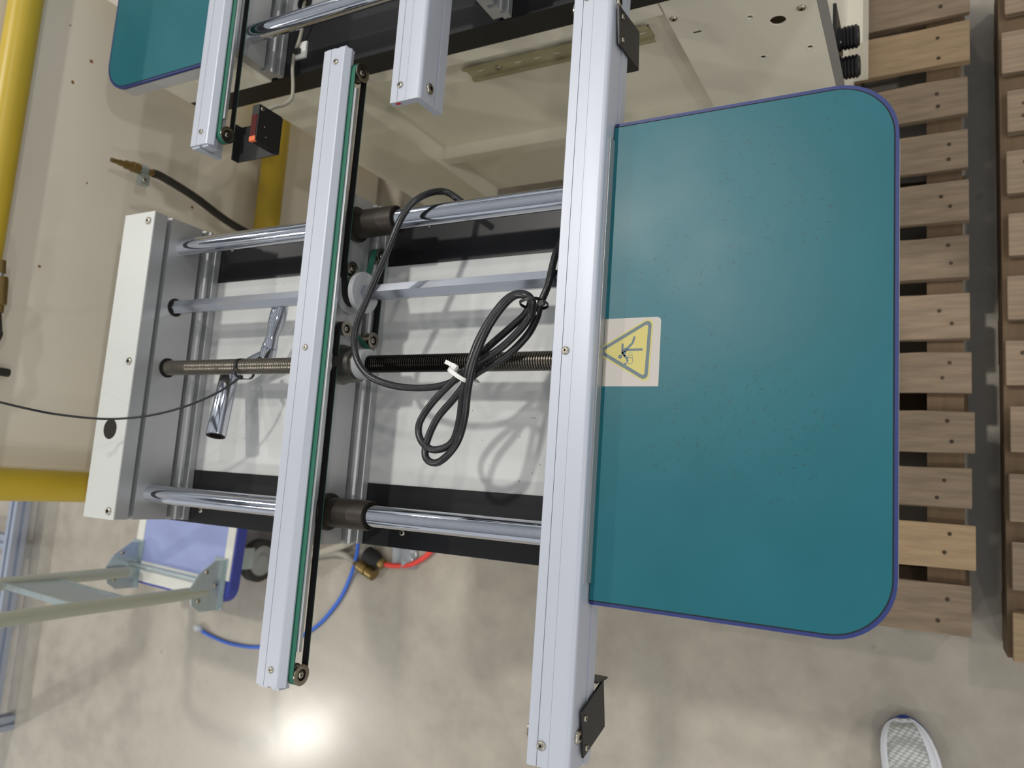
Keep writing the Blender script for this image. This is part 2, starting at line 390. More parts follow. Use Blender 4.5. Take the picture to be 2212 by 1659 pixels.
# shared screw heads: domed head with a hex / cross recess
def screw_mesh(r, h, recess):
    bm = bmesh.new(); seg = 12
    prof = [(0, r), (h * 0.5, r), (h * 0.85, r * 0.86), (h, r * 0.6), (h, r * 0.42), (h * 0.35, r * 0.38)]
    rings = [[bm.verts.new((rr * math.cos(2 * PI * k / seg), rr * math.sin(2 * PI * k / seg), t)) for k in range(seg)] for t, rr in prof]
    if recess == 'cross':
        for ri in (4, 5):
            for k in range(seg):
                v = rings[ri][k]; f = 1.25 if k % 3 == 0 else 0.55
                v.co.x *= f; v.co.y *= f
    for i in range(len(rings) - 1):
        for k in range(seg):
            f = bm.faces.new((rings[i][k], rings[i][(k + 1) % seg], rings[i + 1][(k + 1) % seg], rings[i + 1][k]))
            if i == 4: f.material_index = 1
            f.smooth = i < 3
    f = bm.faces.new(rings[-1]); f.material_index = 1
    me = bpy.data.meshes.new('screw'); bm.to_mesh(me); bm.free()
    me.materials.append(M['screw_steel']); me.materials.append(M['dark_socket'])
    return me
SCREW_X = screw_mesh(1.0, 0.55, 'cross'); SCREW_H = screw_mesh(1.0, 0.5, 'hex')
def screw(p, d, r, parent, kind='cross', name='screw'):
    o = bpy.data.objects.new(name, SCREW_X if kind == 'cross' else SCREW_H); COL.objects.link(o)
    o.parent = parent; o.location = Vector(p) - world_loc(parent)
    o.rotation_mode = 'QUATERNION'; o.rotation_quaternion = Vector((0, 0, 1)).rotation_difference(Vector(d)); o.scale = (r, r, r)
    return o

# ------------------------------------------------------------------ setting
bm = bmesh.new(); bm_box(bm, -9, 6, -7, 8, -0.05, 0.0)
tag(bm_to('floor', bm, 'concrete'), 'worn sealed grey concrete floor under the machines', kind='structure')

bm = bmesh.new()  # out-of-view joists, added to give the chrome rods streaked reflections
for k in range(-9, 10): bm_box(bm, -14, 9, k * 1.15 + 0.3, k * 1.15 + 0.62, 7.55, 7.95)
for x in (-9.5, -0.4, 7.5): bm_box(bm, x, x + 0.3, -11, 12, 7.95, 8.6)
tag(bm_to('streak_joists', bm, 'panel_grey'), 'unseen steel joists added high above so the chrome reflects streaks', kind='structure')

# ------------------------------------------------------------------ conveyors
# local layout: values are those of the near conveyor; the far one uses the same rails moved by (dx, dy)
def belt_path(circs, n=10):
    """closed belt around circles (y, z, r, k) with k=+1 clockwise, -1 counter-clockwise; returns [(y,z)]"""
    T = []
    m = len(circs)
    for i in range(m):
        (y0, z0, r0, k0), (y1, z1, r1, k1) = circs[i], circs[(i + 1) % m]
        D = math.hypot(y1 - y0, z1 - z0); phi = math.atan2(z1 - z0, y1 - y0)
        th = phi + math.asin(max(-1, min(1, (r1 * k1 - r0 * k0) / D)))
        lx, lz = -math.sin(th), math.cos(th)
        T.append(((y0 + r0 * k0 * lx, z0 + r0 * k0 * lz), (y1 + r1 * k1 * lx, z1 + r1 * k1 * lz)))
    out = []
    for i in range(m):
        cy, cz, r, k = circs[i]
        pin = T[i - 1][1]; pout = T[i][0]
        a0 = math.atan2(pin[1] - cz, pin[0] - cy); a1 = math.atan2(pout[1] - cz, pout[0] - cy)
        if k > 0:
            while a1 > a0: a1 -= 2 * PI
        else:
            while a1 < a0: a1 += 2 * PI
        for s in range(n + 1):
            a = a0 + (a1 - a0) * s / n; out.append((cy + r * math.cos(a), cz + r * math.sin(a)))
        out.append((pout[0], pout[1]))
    res = []
    for p in out:
        if not res or math.hypot(p[0] - res[-1][0], p[1] - res[-1][1]) > 1e-5: res.append(p)
    return res
def belt(name, path, x0, x1, th, parent):
    """flat two-ply belt: black inside, green outside"""
    bm = bmesh.new(); n = len(path)
    def off(i, d):
        p0 = path[i - 1]; p1 = path[(i + 1) % n]
        t = Vector((p1[0] - p0[0], p1[1] - p0[1])).normalized(); nrm = Vector((-t.y, t.x))   # left of travel = outside (clockwise loop)
        return (path[i][0] + nrm.x * d, path[i][1] + nrm.y * d)
    R = []
    for i in range(n):
        a = off(i, 0); b = off(i, th * 0.5); c = off(i, th)
        R.append([bm.verts.new((x, p[0], p[1])) for p in (a, b, c) for x in (x0, x1)])   # a0 a1 b0 b1 c0 c1
    for i in range(n):
        A = R[i]; B = R[(i + 1) % n]
        for q, mi in (((0, 1), 0), ((4, 5), 1), ((0, 2), 0), ((1, 3), 0), ((2, 4), 1), ((3, 5), 1)):
            f = bm.faces.new((A[q[0]], A[q[1]], B[q[1]], B[q[0]])); f.material_index = mi
    return bm_to(name, bm, ['belt_black', 'belt_green'], parent, smooth=40)

def pulley(x0, x1, y, z, r, parent, sgn=1, bolt=True):
    """small idler with two flanges, a dished bearing face and a bolt; face looks to +x (sgn=1)"""
    w = x1 - x0
    if sgn > 0: p0, p1 = (x0, y, z), (x1 + 0.0025, y, z)
    else: p0, p1 = (x1, y, z), (x0 - 0.0025, y, z)
    prof = [(0, r + 0.002), (0.0012, r + 0.002), (0.0016, r), (w - 0.0004, r), (w, r + 0.0022), (w + 0.0016, r + 0.0022), (w + 0.002, r + 0.0012), (w + 0.0018, r * 0.66), (w - 0.001, r * 0.58), (w - 0.0015, r * 0.45), (w - 0.0015, 0.0)]
    o = lathe('pulley', p0, p1, prof, ['pulley_steel', 'dark_socket'], parent, 24, 30, mat_of=lambda i: 1 if i in (7, 8) else 0, cap=False)
    if bolt:
        screw((x1 - 0.001 if sgn > 0 else x0 + 0.001, y, z), (sgn, 0, 0), r * 0.42, o, 'cross', 'bolt')
    return o

def rail_left(root, dx, dy, name, y0=-0.281, y1=0.616):
    """rail whose belt runs along its right-hand side (web on the left)"""
    X0, X1 = -0.788 + dx, -0.7477 + dx
    zt = 0.970
    g = X0 + 0.0145
    pts = [(X0, zt - 0.0008), (X0 + 0.0008, zt), (g - 0.0004, zt), (g - 0.0003, zt - 0.0015), (g + 0.0003, zt - 0.0015), (g + 0.0004, zt),
           (X1 - 0.0030, zt), (X1 - 0.0010, zt - 0.0007), (X1 + 0.0003, zt - 0.0025), (X1 + 0.0050, zt - 0.0090), (X1 + 0.0050, zt - 0.0110), (X1 + 0.0002, zt - 0.0110),
           (X1 + 0.0002, zt - 0.0195), (X1 - 0.002, zt - 0.022), (X0 + 0.010, zt - 0.022), (X0 + 0.010, zt - 0.055), (X0, zt - 0.055)]
    rail = prism(name, pts, 'Y', y0 + dy, y1 + dy, 'anodised', root)
    gx = X1 + 0.0003
    prism('belt_guide', [(gx, zt - 0.0155), (gx + 0.0119, zt - 0.0155), (gx + 0.0119, zt - 0.0140), (gx + 0.0160, zt - 0.0140), (gx + 0.0160, zt - 0.0195), (gx, zt - 0.0195)], 'Y', y0 + dy + 0.046, y1 + dy - 0.060, 'alu_raw', rail)
    # end lips of the extrusion
    for ye, s in ((y0 + dy, -1), (y1 + dy, 1)):
        a, b = sorted((ye - 0.0002 * s, ye + 0.0035 * s))
        box('end_cap', X0 + 0.002, X0 + 0.019, a, b, 0.948, 0.9665, 'anodised', rail, 0.0006)
        box('end_cap', X0 + 0.026, X1 - 0.001, a, b, 0.948, 0.9665, 'anodised', rail, 0.0006)
    return rail

def rail_right(root, dx, dy, name, y0=-0.292, y1=0.622):
    """rail with a rounded outer edge and a web on the right-hand side"""
    X0, X1 = -0.383 + dx, -0.3325 + dx
    zt = 0.970; g = X0 + 0.0125; g2 = X0 + 0.026
    arc = [(X1 - 0.006 + 0.006 * math.sin(math.radians(a)), zt - 0.006 + 0.006 * math.cos(math.radians(a))) for a in range(0, 91, 15)]
    pts = [(X0, zt - 0.001), (X0 + 0.001, zt), (g - 0.0004, zt), (g - 0.0003, zt - 0.0016), (g + 0.0003, zt - 0.0016), (g + 0.0004, zt),
           (g2, zt), (g2 + 0.0001, zt - 0.0004), (g2 + 0.0004, zt - 0.0004), (g2 + 0.0005, zt)] + arc + \
          [(X1, 0.9360), (X1 - 0.003, 0.9355), (X1 - 0.003, 0.9335), (X1 + 0.0015, 0.933), (X1 + 0.0015, 0.9165), (X1 - 0.0105, 0.9165), (X1 - 0.0105, 0.9585), (X0 + 0.002, 0.9585), (X0, 0.961)]
    return prism(name, pts, 'Y', y0 + dy, y1 + dy, 'anodised', root, smooth=20)

def slotted_plate(root, name, X, y0, y1, ztop, m='alu_plate', mir=1, label=None):
    """upright extruded plate; its ribbed foot points to +x (mir=1) or -x"""
    t = 0.020
    pr = [(-t, ztop), (0, ztop), (0, 0.945), (-0.013, 0.945), (-0.013, 0.936), (0, 0.936), (0, 0.874), (-0.013, 0.874), (-0.013, 0.8665), (0.0015, 0.8665),
          (0.0015, 0.861), (0.004, 0.8585), (0.004, 0.8545), (-0.002, 0.8535), (-0.002, 0.8485), (0.0075, 0.8475), (0.0085, 0.8465), (0.0085, 0.8355), (-0.004, 0.8355), (-0.004, 0.841), (-t, 0.841)]
    pts = [(X + mir * a, b) for a, b in pr if b <= ztop]
    if ztop < 0.946:
        pts = [(X - mir * t, ztop), (X, ztop)] + [(X + mir * a, b) for a, b in pr[6:]]
    return prism(name, pts, 'Y', y0, y1, m, root)

def rod(root, x0, x1, y, z=0.908, r=0.0145):
    return cyl('guide_rod', (x0, y, z), (x1, y, z), r, 'chrome', root, 40)
def lead_screw(root, x0, x1, y, z=0.908):
    prof = []; p = 0.0036; n = int((x1 - x0) / p)
    for i in range(n):
        t = i * p; prof += [(t, 0.0105), (t + p * 0.22, 0.0124), (t + p * 0.62, 0.0124), (t + p * 0.84, 0.0105)]
    return lathe('lead_screw', (x0, y, z), (x1, y, z), prof, 'lead_steel', root, 20, 25)
def hex_shaft(root, x0, x1, y, z=0.908, r=0.0122):
    bm = bmesh.new()
    A, B = [], []
    for k in range(6):
        a = math.radians(30 + 60 * k + 8)
        A.append(bm.verts.new((x0, y + r * math.cos(a), z + r * math.sin(a)))); B.append(bm.verts.new((x1, y + r * math.cos(a), z + r * math.sin(a))))
    bm.faces.new(A); bm.faces.new(list(reversed(B)))
    for k in range(6): bm.faces.new((A[k], A[(k + 1) % 6], B[(k + 1) % 6], B[k]))
    return bm_to('hex_shaft', bm, 'hex_steel', root, bevel=0.0005, seg=1)
def hole_ring(root, x, y, z, r):
    """counterbored shaft opening in the upright plate: dark bore behind a thin rim"""
    return lathe('bore', (x - 0.0005, y, z), (x + 0.0008, y, z), [(0, r), (0.0008, r), (0.0010, r * 0.97), (0.0006, r * 0.93), (0.0004, 0.0)], ['dark_socket', 'hole_dark'], root, 24, 40, mat_of=lambda i: 1 if i > 1 else 0, cap=False)

YC = 0.157
def belt_drive(root, dx, dy, yT=0.585, yB=-0.266, full=True):
    bx0, bx1 = -0.7460 + dx, -0.7357 + dx
    er = 0.0120; ez = 0.9437
    circs = [(yT + dy, ez, er, 1)]
    if full:
        circs += [(0.294 + dy, 0.9230, 0.0108, -1), (0.262 + dy, 0.908, 0.0195, -1), (0.332 + dy, 0.860, 0.0105, 1), (0.201 + dy, 0.862, 0.0105, 1), (0.206 + dy, 0.9230, 0.0108, -1)]
    circs += [(yB + dy, ez, er, 1)]
    belt('belt', belt_path(circs), bx0, bx1, 0.0016, root)
    for i, (y, z, r, k) in enumerate(circs):
        if full and i == 2: continue
        rr = r - (0.0016 if k < 0 else 0.0003)
        pulley(bx0 - 0.001, bx1 + 0.001, y, z, rr, root)
    if full:
        y, z = 0.262 + dy, 0.908
        o = lathe('drive_wheel', (bx0 - 0.002, y, z), (bx0 + 0.03, y, z), [(0, 0.030), (0.0015, 0.030), (0.0018, 0.0178), (0.0215, 0.0178), (0.0217, 0.0293), (0.0225, 0.0300), (0.0290, 0.0300), (0.0300, 0.0292), (0.0301, 0.0)], ['wheel_white', 'dark_socket'], root, 40, 30, mat_of=lambda i: 1 if i in (2,) else 0)

# ---- near conveyor
C1 = thing('conveyor', 'near white twin-rail conveyor with large teal side table and triangular warning label', 'conveyor', (-0.70, YC, 0))
box('base_plate', -1.200, -0.140, -0.012, 0.326, 0.828, 0.833, 'plate_white', C1, 0.0004)
for ya, yb in ((0.3235, 0.413), (-0.099, -0.0095)):
    fb = box('frame_bar', -1.204, -0.140, ya, yb, 0.786, 0.8345, 'black_steel', C1, 0.0012)
    for sx in (-1.095, -0.70 + 0.03):
        screw((sx, (ya + 0.022) if ya < 0 else (yb - 0.03), 0.8345), (0, 0, 1), 0.0045, fb, 'hex')
mr = rail_left(C1, 0, 0, 'movable_rail')
for sy in (0.595, 0.171, -0.260): screw((-0.763, sy, 0.9700), (0, 0, 1), 0.0043, mr)
fr = rail_right(C1, 0, 0, 'fixed_rail')
for sy, rr in ((0.157, 0.0048), (-0.270, 0.0052), (0.592, 0.0048)): screw((-0.366, sy, 0.9700), (0, 0, 1), rr, fr)
screw((-0.3325, -0.258, 0.9535), (1, 0, 0), 0.0078, fr, 'hex')
screw((-0.3325, 0.588, 0.9535), (1, 0, 0), 0.0078, fr, 'hex')
# uprights
ep = slotted_plate(C1, 'end_plate', -1.130, -0.095, 0.410, 0.9675)
prism('end_cover', [(-1.208, 0.9675), (-1.208, 0.860), (-1.2065, 0.860), (-1.2065, 0.9675), (-1.130, 0.9675), (-1.130, 0.9695), (-1.207, 0.9695)], 'Y', -0.096, 0.411, 'cover_white', C1)
CP = [o for o in C1.children if o.name.startswith('end_cover')][0]
for sy in (-0.083, 0.158, 0.395): screw((-1.1435, sy, 0.9695), (0, 0, 1), 0.0062, CP, 'hex')
lathe('grommet_hole', (-1.169, 0.047, 0.9692), (-1.169, 0.047, 0.9715), [(0, 0.0165), (0.0006, 0.0165), (0.0007, 0.0155), (0.0004, 0.0)], ['dark_socket', 'hole_dark'], CP, 32, 40, mat_of=lambda i: 1 if i > 1 else 0, cap=False)
mp = slotted_plate(C1, 'carriage_plate', -0.7490, -0.0985, 0.413, 0.9480)
slotted_plate(C1, 'fixed_plate', -0.350, -0.0985, 0.413, 0.9580, mir=-1)
for yy in (YC + 0.210, YC - 0.210):
    rod(C1, -1.135, -0.355, yy)
    lathe('bushing', (-0.749, yy, 0.908), (-0.66, yy, 0.908), [(0, 0.0262), (0.0045, 0.0262), (0.0060, 0.0252), (0.0062, 0.0208), (0.026, 0.0206), (0.074, 0.0204), (0.0765, 0.0200), (0.0770, 0.0185), (0.0745, 0.0170), (0.0735, 0.0148)], ['bush_brown'], C1, 40, 30)
hex_shaft(C1, -1.128, -0.355, YC + 0.104)
hole_ring(C1, -1.130, YC + 0.104, 0.908, 0.0155)
lead_screw(C1, -1.128, -0.355, YC)
hole_ring(C1, -1.130, YC, 0.908, 0.0165)
lathe('screw_nut', (-0.749, YC, 0.908), (-0.68, YC, 0.908), [(0, 0.0290), (0.003, 0.0290), (0.0045, 0.0270), (0.030, 0.0255), (0.0302, 0.0205), (0.0335, 0.0203), (0.0345, 0.0215), (0.0500, 0.0215), (0.0515, 0.0205), (0.0515, 0.0125)], ['nut_steel', 'wheel_white'], C1, 40, 30, mat_of=lambda i: 1 if i >= 5 else 0)
belt_drive(C1, 0, 0)
# belt of the fixed rail: hangs under its left-hand edge
pth = belt_path([(0.590, 0.9465, 0.0105, 1), (-0.262, 0.9465, 0.0105, 1)])
belt('belt', pth, -0.3875, -0.3795, 0.0018, C1)
for yy in (0.590, -0.262): pulley(-0.3880, -0.3790, yy, 0.9465, 0.0102, C1, -1)
# black sensor brackets on the outside of the fixed rail
for (ya, yb, yc_, yd) in ((-0.281, -0.232, -0.209, -0.262), (0.532, 0.578, 0.585, 0.536)):
    bx = -0.3300
    sgn = 1 if ya < 0 else -1
    pl = prism('bracket', [(ya, 0.945), (yb, 0.955), (yc_, 0.897), (yd, 0.886)] if ya < 0 else [(ya, 0.954), (yb, 0.961), (yc_, 0.889), (yd, 0.885)], 'X', bx, bx + 0.0025, 'black_paint', C1, 0.0010)
    yf = yc_ if ya < 0 else yd
    box('bracket_flange', bx - 0.030, bx + 0.002, yf - 0.0012, yf + 0.0012, 0.884, 0.915, 'black_paint', pl, 0.0006)
    for (sy, sz) in (((-0.240, 0.946), (-0.272, 0.938)) if ya < 0 else ((0.542, 0.944), (0.570, 0.948))):
        screw((bx + 0.0025, sy, sz), (1, 0, 0), 0.0036, pl, 'hex')
# side table: steel tray, blue edging, teal mat
def side_table(root, x0, x1, y0, y1, flip, name='side_table'):
    cor = (1, 0, 0, 1) if not flip else (0, 1, 1, 0)
    tr = prism(name, rrect(x0, x1, y0, y1, 0.060, cor, 12), 'Z', 0.9150, 0.9425, 'table_side', root, bevel=0.002)
    i = 0.0008
    xa, xb = (x0 + (i if flip else 0), x1 - (0 if flip else i))
    prism('edge_trim', rrect(xa - (0.0012 if flip else 0), xb + (0 if flip else 0.0012), y0 - 0.0006, y1 + 0.0006, 0.0605, cor, 12), 'Z', 0.9395, 0.9444, 'trim_blue', tr, bevel=0.0012)
    g = 0.0030
    xa, xb = (x0 + (g if flip else 0.0), x1 - (0.0 if flip else g))
    prism('mat_edge', rrect(xa, xb, y0 + g, y1 - g, 0.058, cor, 12), 'Z', 0.9410, 0.94465, 'table_gap', tr)
    g = 0.0043
    xa, xb = (x0 + (g if flip else 0.0), x1 - (0.0 if flip else g))
    prism('mat', rrect(xa, xb, y0 + g, y1 - g, 0.0565, cor, 12), 'Z', 0.9415, 0.9450, 'table_teal', tr, bevel=0.0007)
    return tr
for ya in (-0.06, 0.36): box('table_arm', -0.330, -0.150, ya - 0.012, ya + 0.012, 0.8345, 0.9155, 'black_paint', C1, 0.002)
T1 = side_table(C1, -0.3310, -0.0290, -0.121, 0.434, False)

def warning_label(parent):
    """sun-faded sticker: yellow triangle, falling figure caught in rollers; tip of the triangle points at the rail"""
    z = 0.94515
    X0, X1, Y0, Y1 = -0.3295, -0.2635, 0.1195, 0.1975
    s = 0.0757 / 1170.0
    bm = bmesh.new(); layers = {'label_grey': 0, 'label_tan': 1, 'label_yellow': 2, 'label_black': 3}
    def poly(pts, m, dz):
        f = bm.faces.new([bm.verts.new((p[0], p[1], z + dz)) for p in pts]); f.material_index = layers[m]
        if f.normal.z < 0: f.normal_flip()
    # zoom pixels of the sticker -> plane (linear map)
    def q(u, v):
        fu = (u - 245.0) / (1385.0 - 245.0); fv = (v - 230.0) / (1445.0 - 230.0)
        return (-0.3400 + fu * 0.0760, 0.1975 - fv * 0.0780)
    poly(rrect(X0, X1, Y0, Y1, 0.005, (1, 0, 0, 0), 5), 'label_grey', 0.0)
    poly([(X0, Y0), (X0 + 0.0022, Y0), (X0 + 0.0022, Y1), (X0, Y1)], 'label_tan', 0.00005)
    def rtri(A, B, C, r):
        V = [Vector(q(*A)), Vector(q(*B)), Vector(q(*C))]; out = []
        for i in range(3):
            p, a, b = V[i], V[i - 1], V[(i + 1) % 3]
            d1 = (a - p).normalized(); d2 = (b - p).normalized(); h = math.acos(max(-1, min(1, d1.dot(d2)))) / 2
            c = p + (d1 + d2).normalized() * (r / math.sin(h)); t = r / math.tan(h)
            s0 = p + d1 * t; e0 = p + d2 * t; a0 = math.atan2(s0.y - c.y, s0.x - c.x); a1 = math.atan2(e0.y - c.y, e0.x - c.x)
            da = (a1 - a0 + PI) % (2 * PI) - PI
            for k in range(7):
                an = a0 + da * k / 6; out.append((c.x + r * math.cos(an), c.y + r * math.sin(an)))
        return out
    T = ((215, 815), (1265, 190), (1225, 1420))
    def inset(k):
        cx = sum(p[0] for p in T) / 3; cy = sum(p[1] for p in T) / 3
        return [(cx + (p[0] - cx) * k, cy + (p[1] - cy) * k) for p in T]
    poly(rtri(*inset(1.0), 0.0062), 'label_yellow', 0.0001)
    poly(rtri(*inset(0.925), 0.0052), 'label_black', 0.00015)
    poly(rtri(*inset(0.755), 0.0022), 'label_yellow', 0.0002)
    def stroke(pts, w):
        P = [Vector(q(*p)) for p in pts]; Lf, Rt = [], []
        for i, p in enumerate(P):
            t = (P[min(i + 1, len(P) - 1)] - P[max(0, i - 1)]).normalized(); n = Vector((-t.y, t.x)) * w / 2
            Lf.append(p + n); Rt.append(p - n)
        for i in range(len(P) - 1): poly([Lf[i], Lf[i + 1], Rt[i + 1], Rt[i]], 'label_black', 0.00025)
        for p in (P[0], P[-1]): poly(circ(p.x, p.y, w / 2, 12), 'label_black', 0.00026)
    def dot(u, v, r): c = q(u, v); poly(circ(c[0], c[1], r, 20), 'label_black', 0.00027)
    def ring(u, v, r, w):
        c = q(u, v); a = circ(c[0], c[1], r, 28); b = circ(c[0], c[1], r - w, 28)
        for i in range(28): poly([a[i], a[(i + 1) % 28], b[(i + 1) % 28], b[i]], 'label_black', 0.00027)
    stroke([(940, 582), (915, 680), (830, 770), (745, 860)], 0.0027)
    stroke([(738, 705), (740, 860), (800, 930)], 0.0026)
    stroke([(830, 800), (1080, 800)], 0.0027)
    stroke([(745, 850), (820, 940), (840, 1000)], 0.0026)
    stroke([(790, 800), (770, 850)], 0.0050)
    dot(705, 920, 0.0023); dot(805, 1050, 0.0015); dot(785, 990, 0.0004); dot(780, 1022, 0.0004)
    ring(880, 995, 0.0040, 0.0006); ring(885, 870, 0.0021, 0.0004)
    stroke([(845, 940), (862, 880)], 0.0005); stroke([(930, 945), (912, 880)], 0.0005)
    me = bpy.data.meshes.new('warning_label'); bm.to_mesh(me); bm.free()
    o = link_mesh('warning_label', me, list(layers), parent)
    o['label'] = 'faded yellow triangular warning sticker with falling figure and rollers'
warning_label(T1)
# stand below the plate
st = box('stand_cabinet', -1.120, -0.470, -0.060, 0.375, 0.100, 0.786, 'cream', C1, 0.003)
for fx in (-1.08, -0.51):
    for fy in (-0.02, 0.335):
        lathe('foot', (fx, fy, 0.0), (fx, fy, 0.1), [(0, 0.03), (0.012, 0.03), (0.016, 0.01), (0.1, 0.01)], 'black_rubber', C1, 16)

# ---- far conveyor
DX, DY = -0.275, 0.793
YC2 = 0.947
C2 = thing('conveyor', 'far conveyor on a cream cabinet, with photo sensor and cropped teal table', 'conveyor', (-0.70, YC2, 0))
for ya, yb in ((0.693, 0.782), (1.112, 1.201)):
    box('frame_bar', -1.264, -0.190, ya, yb, 0.786, 0.8345, 'black_steel', C2, 0.0012)
gp = at(660, 6, 0.833)
holed('base_plate', [(-1.26, 0.781), (-0.19, 0.781), (-0.19, 1.113), (-1.26, 1.113)], [circ(gp.x, gp.y, 0.014, 24)], 'Z', 0.828, 0.833, 'plate_white', C2)
lathe('grommet', (gp.x, gp.y, 0.828), (gp.x, gp.y, 0.838), [(0, 0.0145), (0.0065, 0.0170), (0.0085, 0.0160), (0.0085, 0.0110), (0.0, 0.0105)], 'black_rubber', C2, 28, cap=False)
r3 = rail_left(C2, DX, DY, 'fixed_rail')
for sy in (0.534, 0.95): screw((-1.040, sy, 0.9700), (0, 0, 1), 0.0043, r3)
r4 = rail_right(C2, -0.273, 0.802, 'movable_rail')
screw((-0.640, 0.534, 0.9700), (0, 0, 1), 0.0048, r4); screw((-0.640, 0.95, 0.9700), (0, 0, 1), 0.0048, r4)
screw((-0.6055, 0.5315, 0.9500), (1, 0, 0), 0.0078, r4, 'hex')
box('inspection_mark', -0.6480, -0.6405, 0.5094, 0.5100, 0.9630, 0.9670, 'red_mark', r4, 0.0)
p3 = slotted_plate(C2, 'fixed_plate', -1.0240, 0.694, 1.20, 0.9480)
slotted_plate(C2, 'carriage_plate', -0.560, 0.694, 1.20, 0.9580)
slotted_plate(C2, 'end_plate', -0.215, 0.694, 1.20, 0.9675, mir=-1)
box('end_cover', -0.255, -0.188, 0.69, 1.203, 0.9675, 0.9695, 'cover_white', C2, 0.0005)
box('table_support', -1.262, -1.046, 0.692, 0.700, 0.8350, 0.9420, 'cream', C2, 0.002)
for yy in (YC2 - 0.210, YC2 + 0.210):
    rod(C2, -1.024, -0.220, yy)
    lathe('bushing', (-0.560, yy, 0.908), (-0.50, yy, 0.908), [(0, 0.0262), (0.0045, 0.0262), (0.0062, 0.0208), (0.050, 0.0204), (0.0510, 0.0150)], ['black_plastic'], C2, 32, 30)
hex_shaft(C2, -1.024, -0.22, YC2 - 0.104); lead_screw(C2, -1.024, -0.22, YC2)
belt_drive(C2, DX, DY, yT=0.585, yB=-0.258)
side_table(C2, -1.362, -1.066, 0.676, 1.230, True)
# cabinet of the far conveyor
cab_l = box('cabinet_post', -1.145, -0.962, 0.700, 1.190, 0.160, 0.786, 'cream', C2, 0.003)
box('cabinet_back', -0.963, -0.340, 0.740, 1.190, 0.160, 0.786, 'cream', C2, 0.001)
box('cabinet_top_rail', -0.962, -0.345, 0.697, 0.741, 0.752, 0.786, 'cream', C2, 0.002)
box('cabinet_ledge', -0.962, -0.345, 0.712, 0.741, 0.380, 0.410, 'cream', C2, 0.003)
hl = [circ(-0.197, 0.673, 0.0112, 32)] + [circ(x, z, 0.0042, 16) for x, z in ((-0.232, 0.696), (-0.164, 0.587), (-0.234, 0.585))]
fp = holed('cabinet_front', [(-0.343, 0.16), (-0.141, 0.16), (-0.141, 0.785), (-0.343, 0.785)], hl, 'Y', 0.699, 0.7015, 'cream', C2)
for x, z in ((-0.232, 0.696), (-0.164, 0.587), (-0.234, 0.585)):
    lathe('hole_rim', (x, 0.6995, z), (x, 0.6975, z), [(0, 0.0066), (0.0008, 0.0060), (0.0009, 0.0045), (0.0, 0.0041)], 'cream', fp, 20, 60, cap=False)
screw((-0.162, 0.699, 0.692), (0, -1, 0), 0.0062, fp); screw((-0.334, 0.699, 0.735), (0, -1, 0), 0.0058, fp, 'hex')
box('paint_chip', -0.317, -0.305, 0.6986, 0.6992, 0.6880, 0.6905, 'hole_dark', fp, 0.0)
box('cabinet_side', -0.143, -0.139, 0.702, 1.19, 0.16, 0.786, 'cream', C2, 0.0008)
box('cabinet_rear', -1.145, -0.139, 1.186, 1.192, 0.16, 0.786, 'cream', C2, 0.001)
box('corner_strip', -0.1405, -0.1280, 0.699, 0.7025, 0.16, 0.780, 'alu_plate', C2, 0.0006)
box('cabinet_plinth', -0.140, -0.113, 0.86, 1.19, 0.16, 0.30, 'cream', C2, 0.002)
box('connector_plate', -0.139, -0.134, 0.705, 0.80, 0.42, 0.53, 'black_paint', C2, 0.0008)
for yy, zz in ((0.767, 0.478), (0.7265, 0.457)):
    pr = [(0, 0.0195), (0.003, 0.0195), (0.0035, 0.0165)]
    for k in range(4): pr += [(0.006 + k * 0.0055, 0.0165), (0.007 + k * 0.0055, 0.0185), (0.010 + k * 0.0055, 0.0185), (0.011 + k * 0.0055, 0.0165)]
    pr += [(0.030, 0.0150), (0.030, 0.006)]
    cn = lathe('connector', (-0.134, yy, zz), (-0.10, yy, zz), pr, 'black_plastic', C2, 28, 30)
    for a in (45, 135, 225, 315):
        screw((-0.131, yy + 0.0185 * math.cos(math.radians(a)), zz + 0.0185 * math.sin(math.radians(a))), (1, 0, 0), 0.0024, cn, 'hex')
for fx in (-1.10, -0.46):
    for fy in (0.76, 1.14):
        lathe('foot', (fx, fy, 0.0), (fx, fy, 0.16), [(0, 0.03), (0.012, 0.03), (0.016, 0.01), (0.16, 0.01)], 'black_rubber', C2, 16)
# slotted mounting rail on the recessed panel
zc = 0.659; hw = 0.025; yb_ = 0.740
slots = []
for k in range(9):
    x = -0.715 + k * 0.038
    if abs(x + 0.679) < 0.012: continue
    slots.append(rrect(x - 0.0080, x + 0.0080, zc - 0.0060, zc + 0.0005, 0.0031, n=5))
dr = holed('mounting_rail', [(-0.741, zc - 0.016), (-0.395, zc - 0.016), (-0.395, zc + 0.016), (-0.741, zc + 0.016)], slots, 'Y', yb_ - 0.0022, yb_, 'din_zinc', C2)
for s in (1, -1):
    z0 = zc + s * 0.016
    prism('rail_lip', [(yb_, z0), (yb_ - 0.0055, z0), (yb_ - 0.0055, z0 + s * 0.008), (yb_ - 0.0072, z0 + s * 0.008), (yb_ - 0.0072, z0 - s * 0.0018), (yb_, z0 - s * 0.0018)], 'X', -0.741, -0.395, 'din_zinc', dr)
screw((-0.679, yb_ - 0.0022, zc - 0.002), (0, -1, 0), 0.0066, dr)

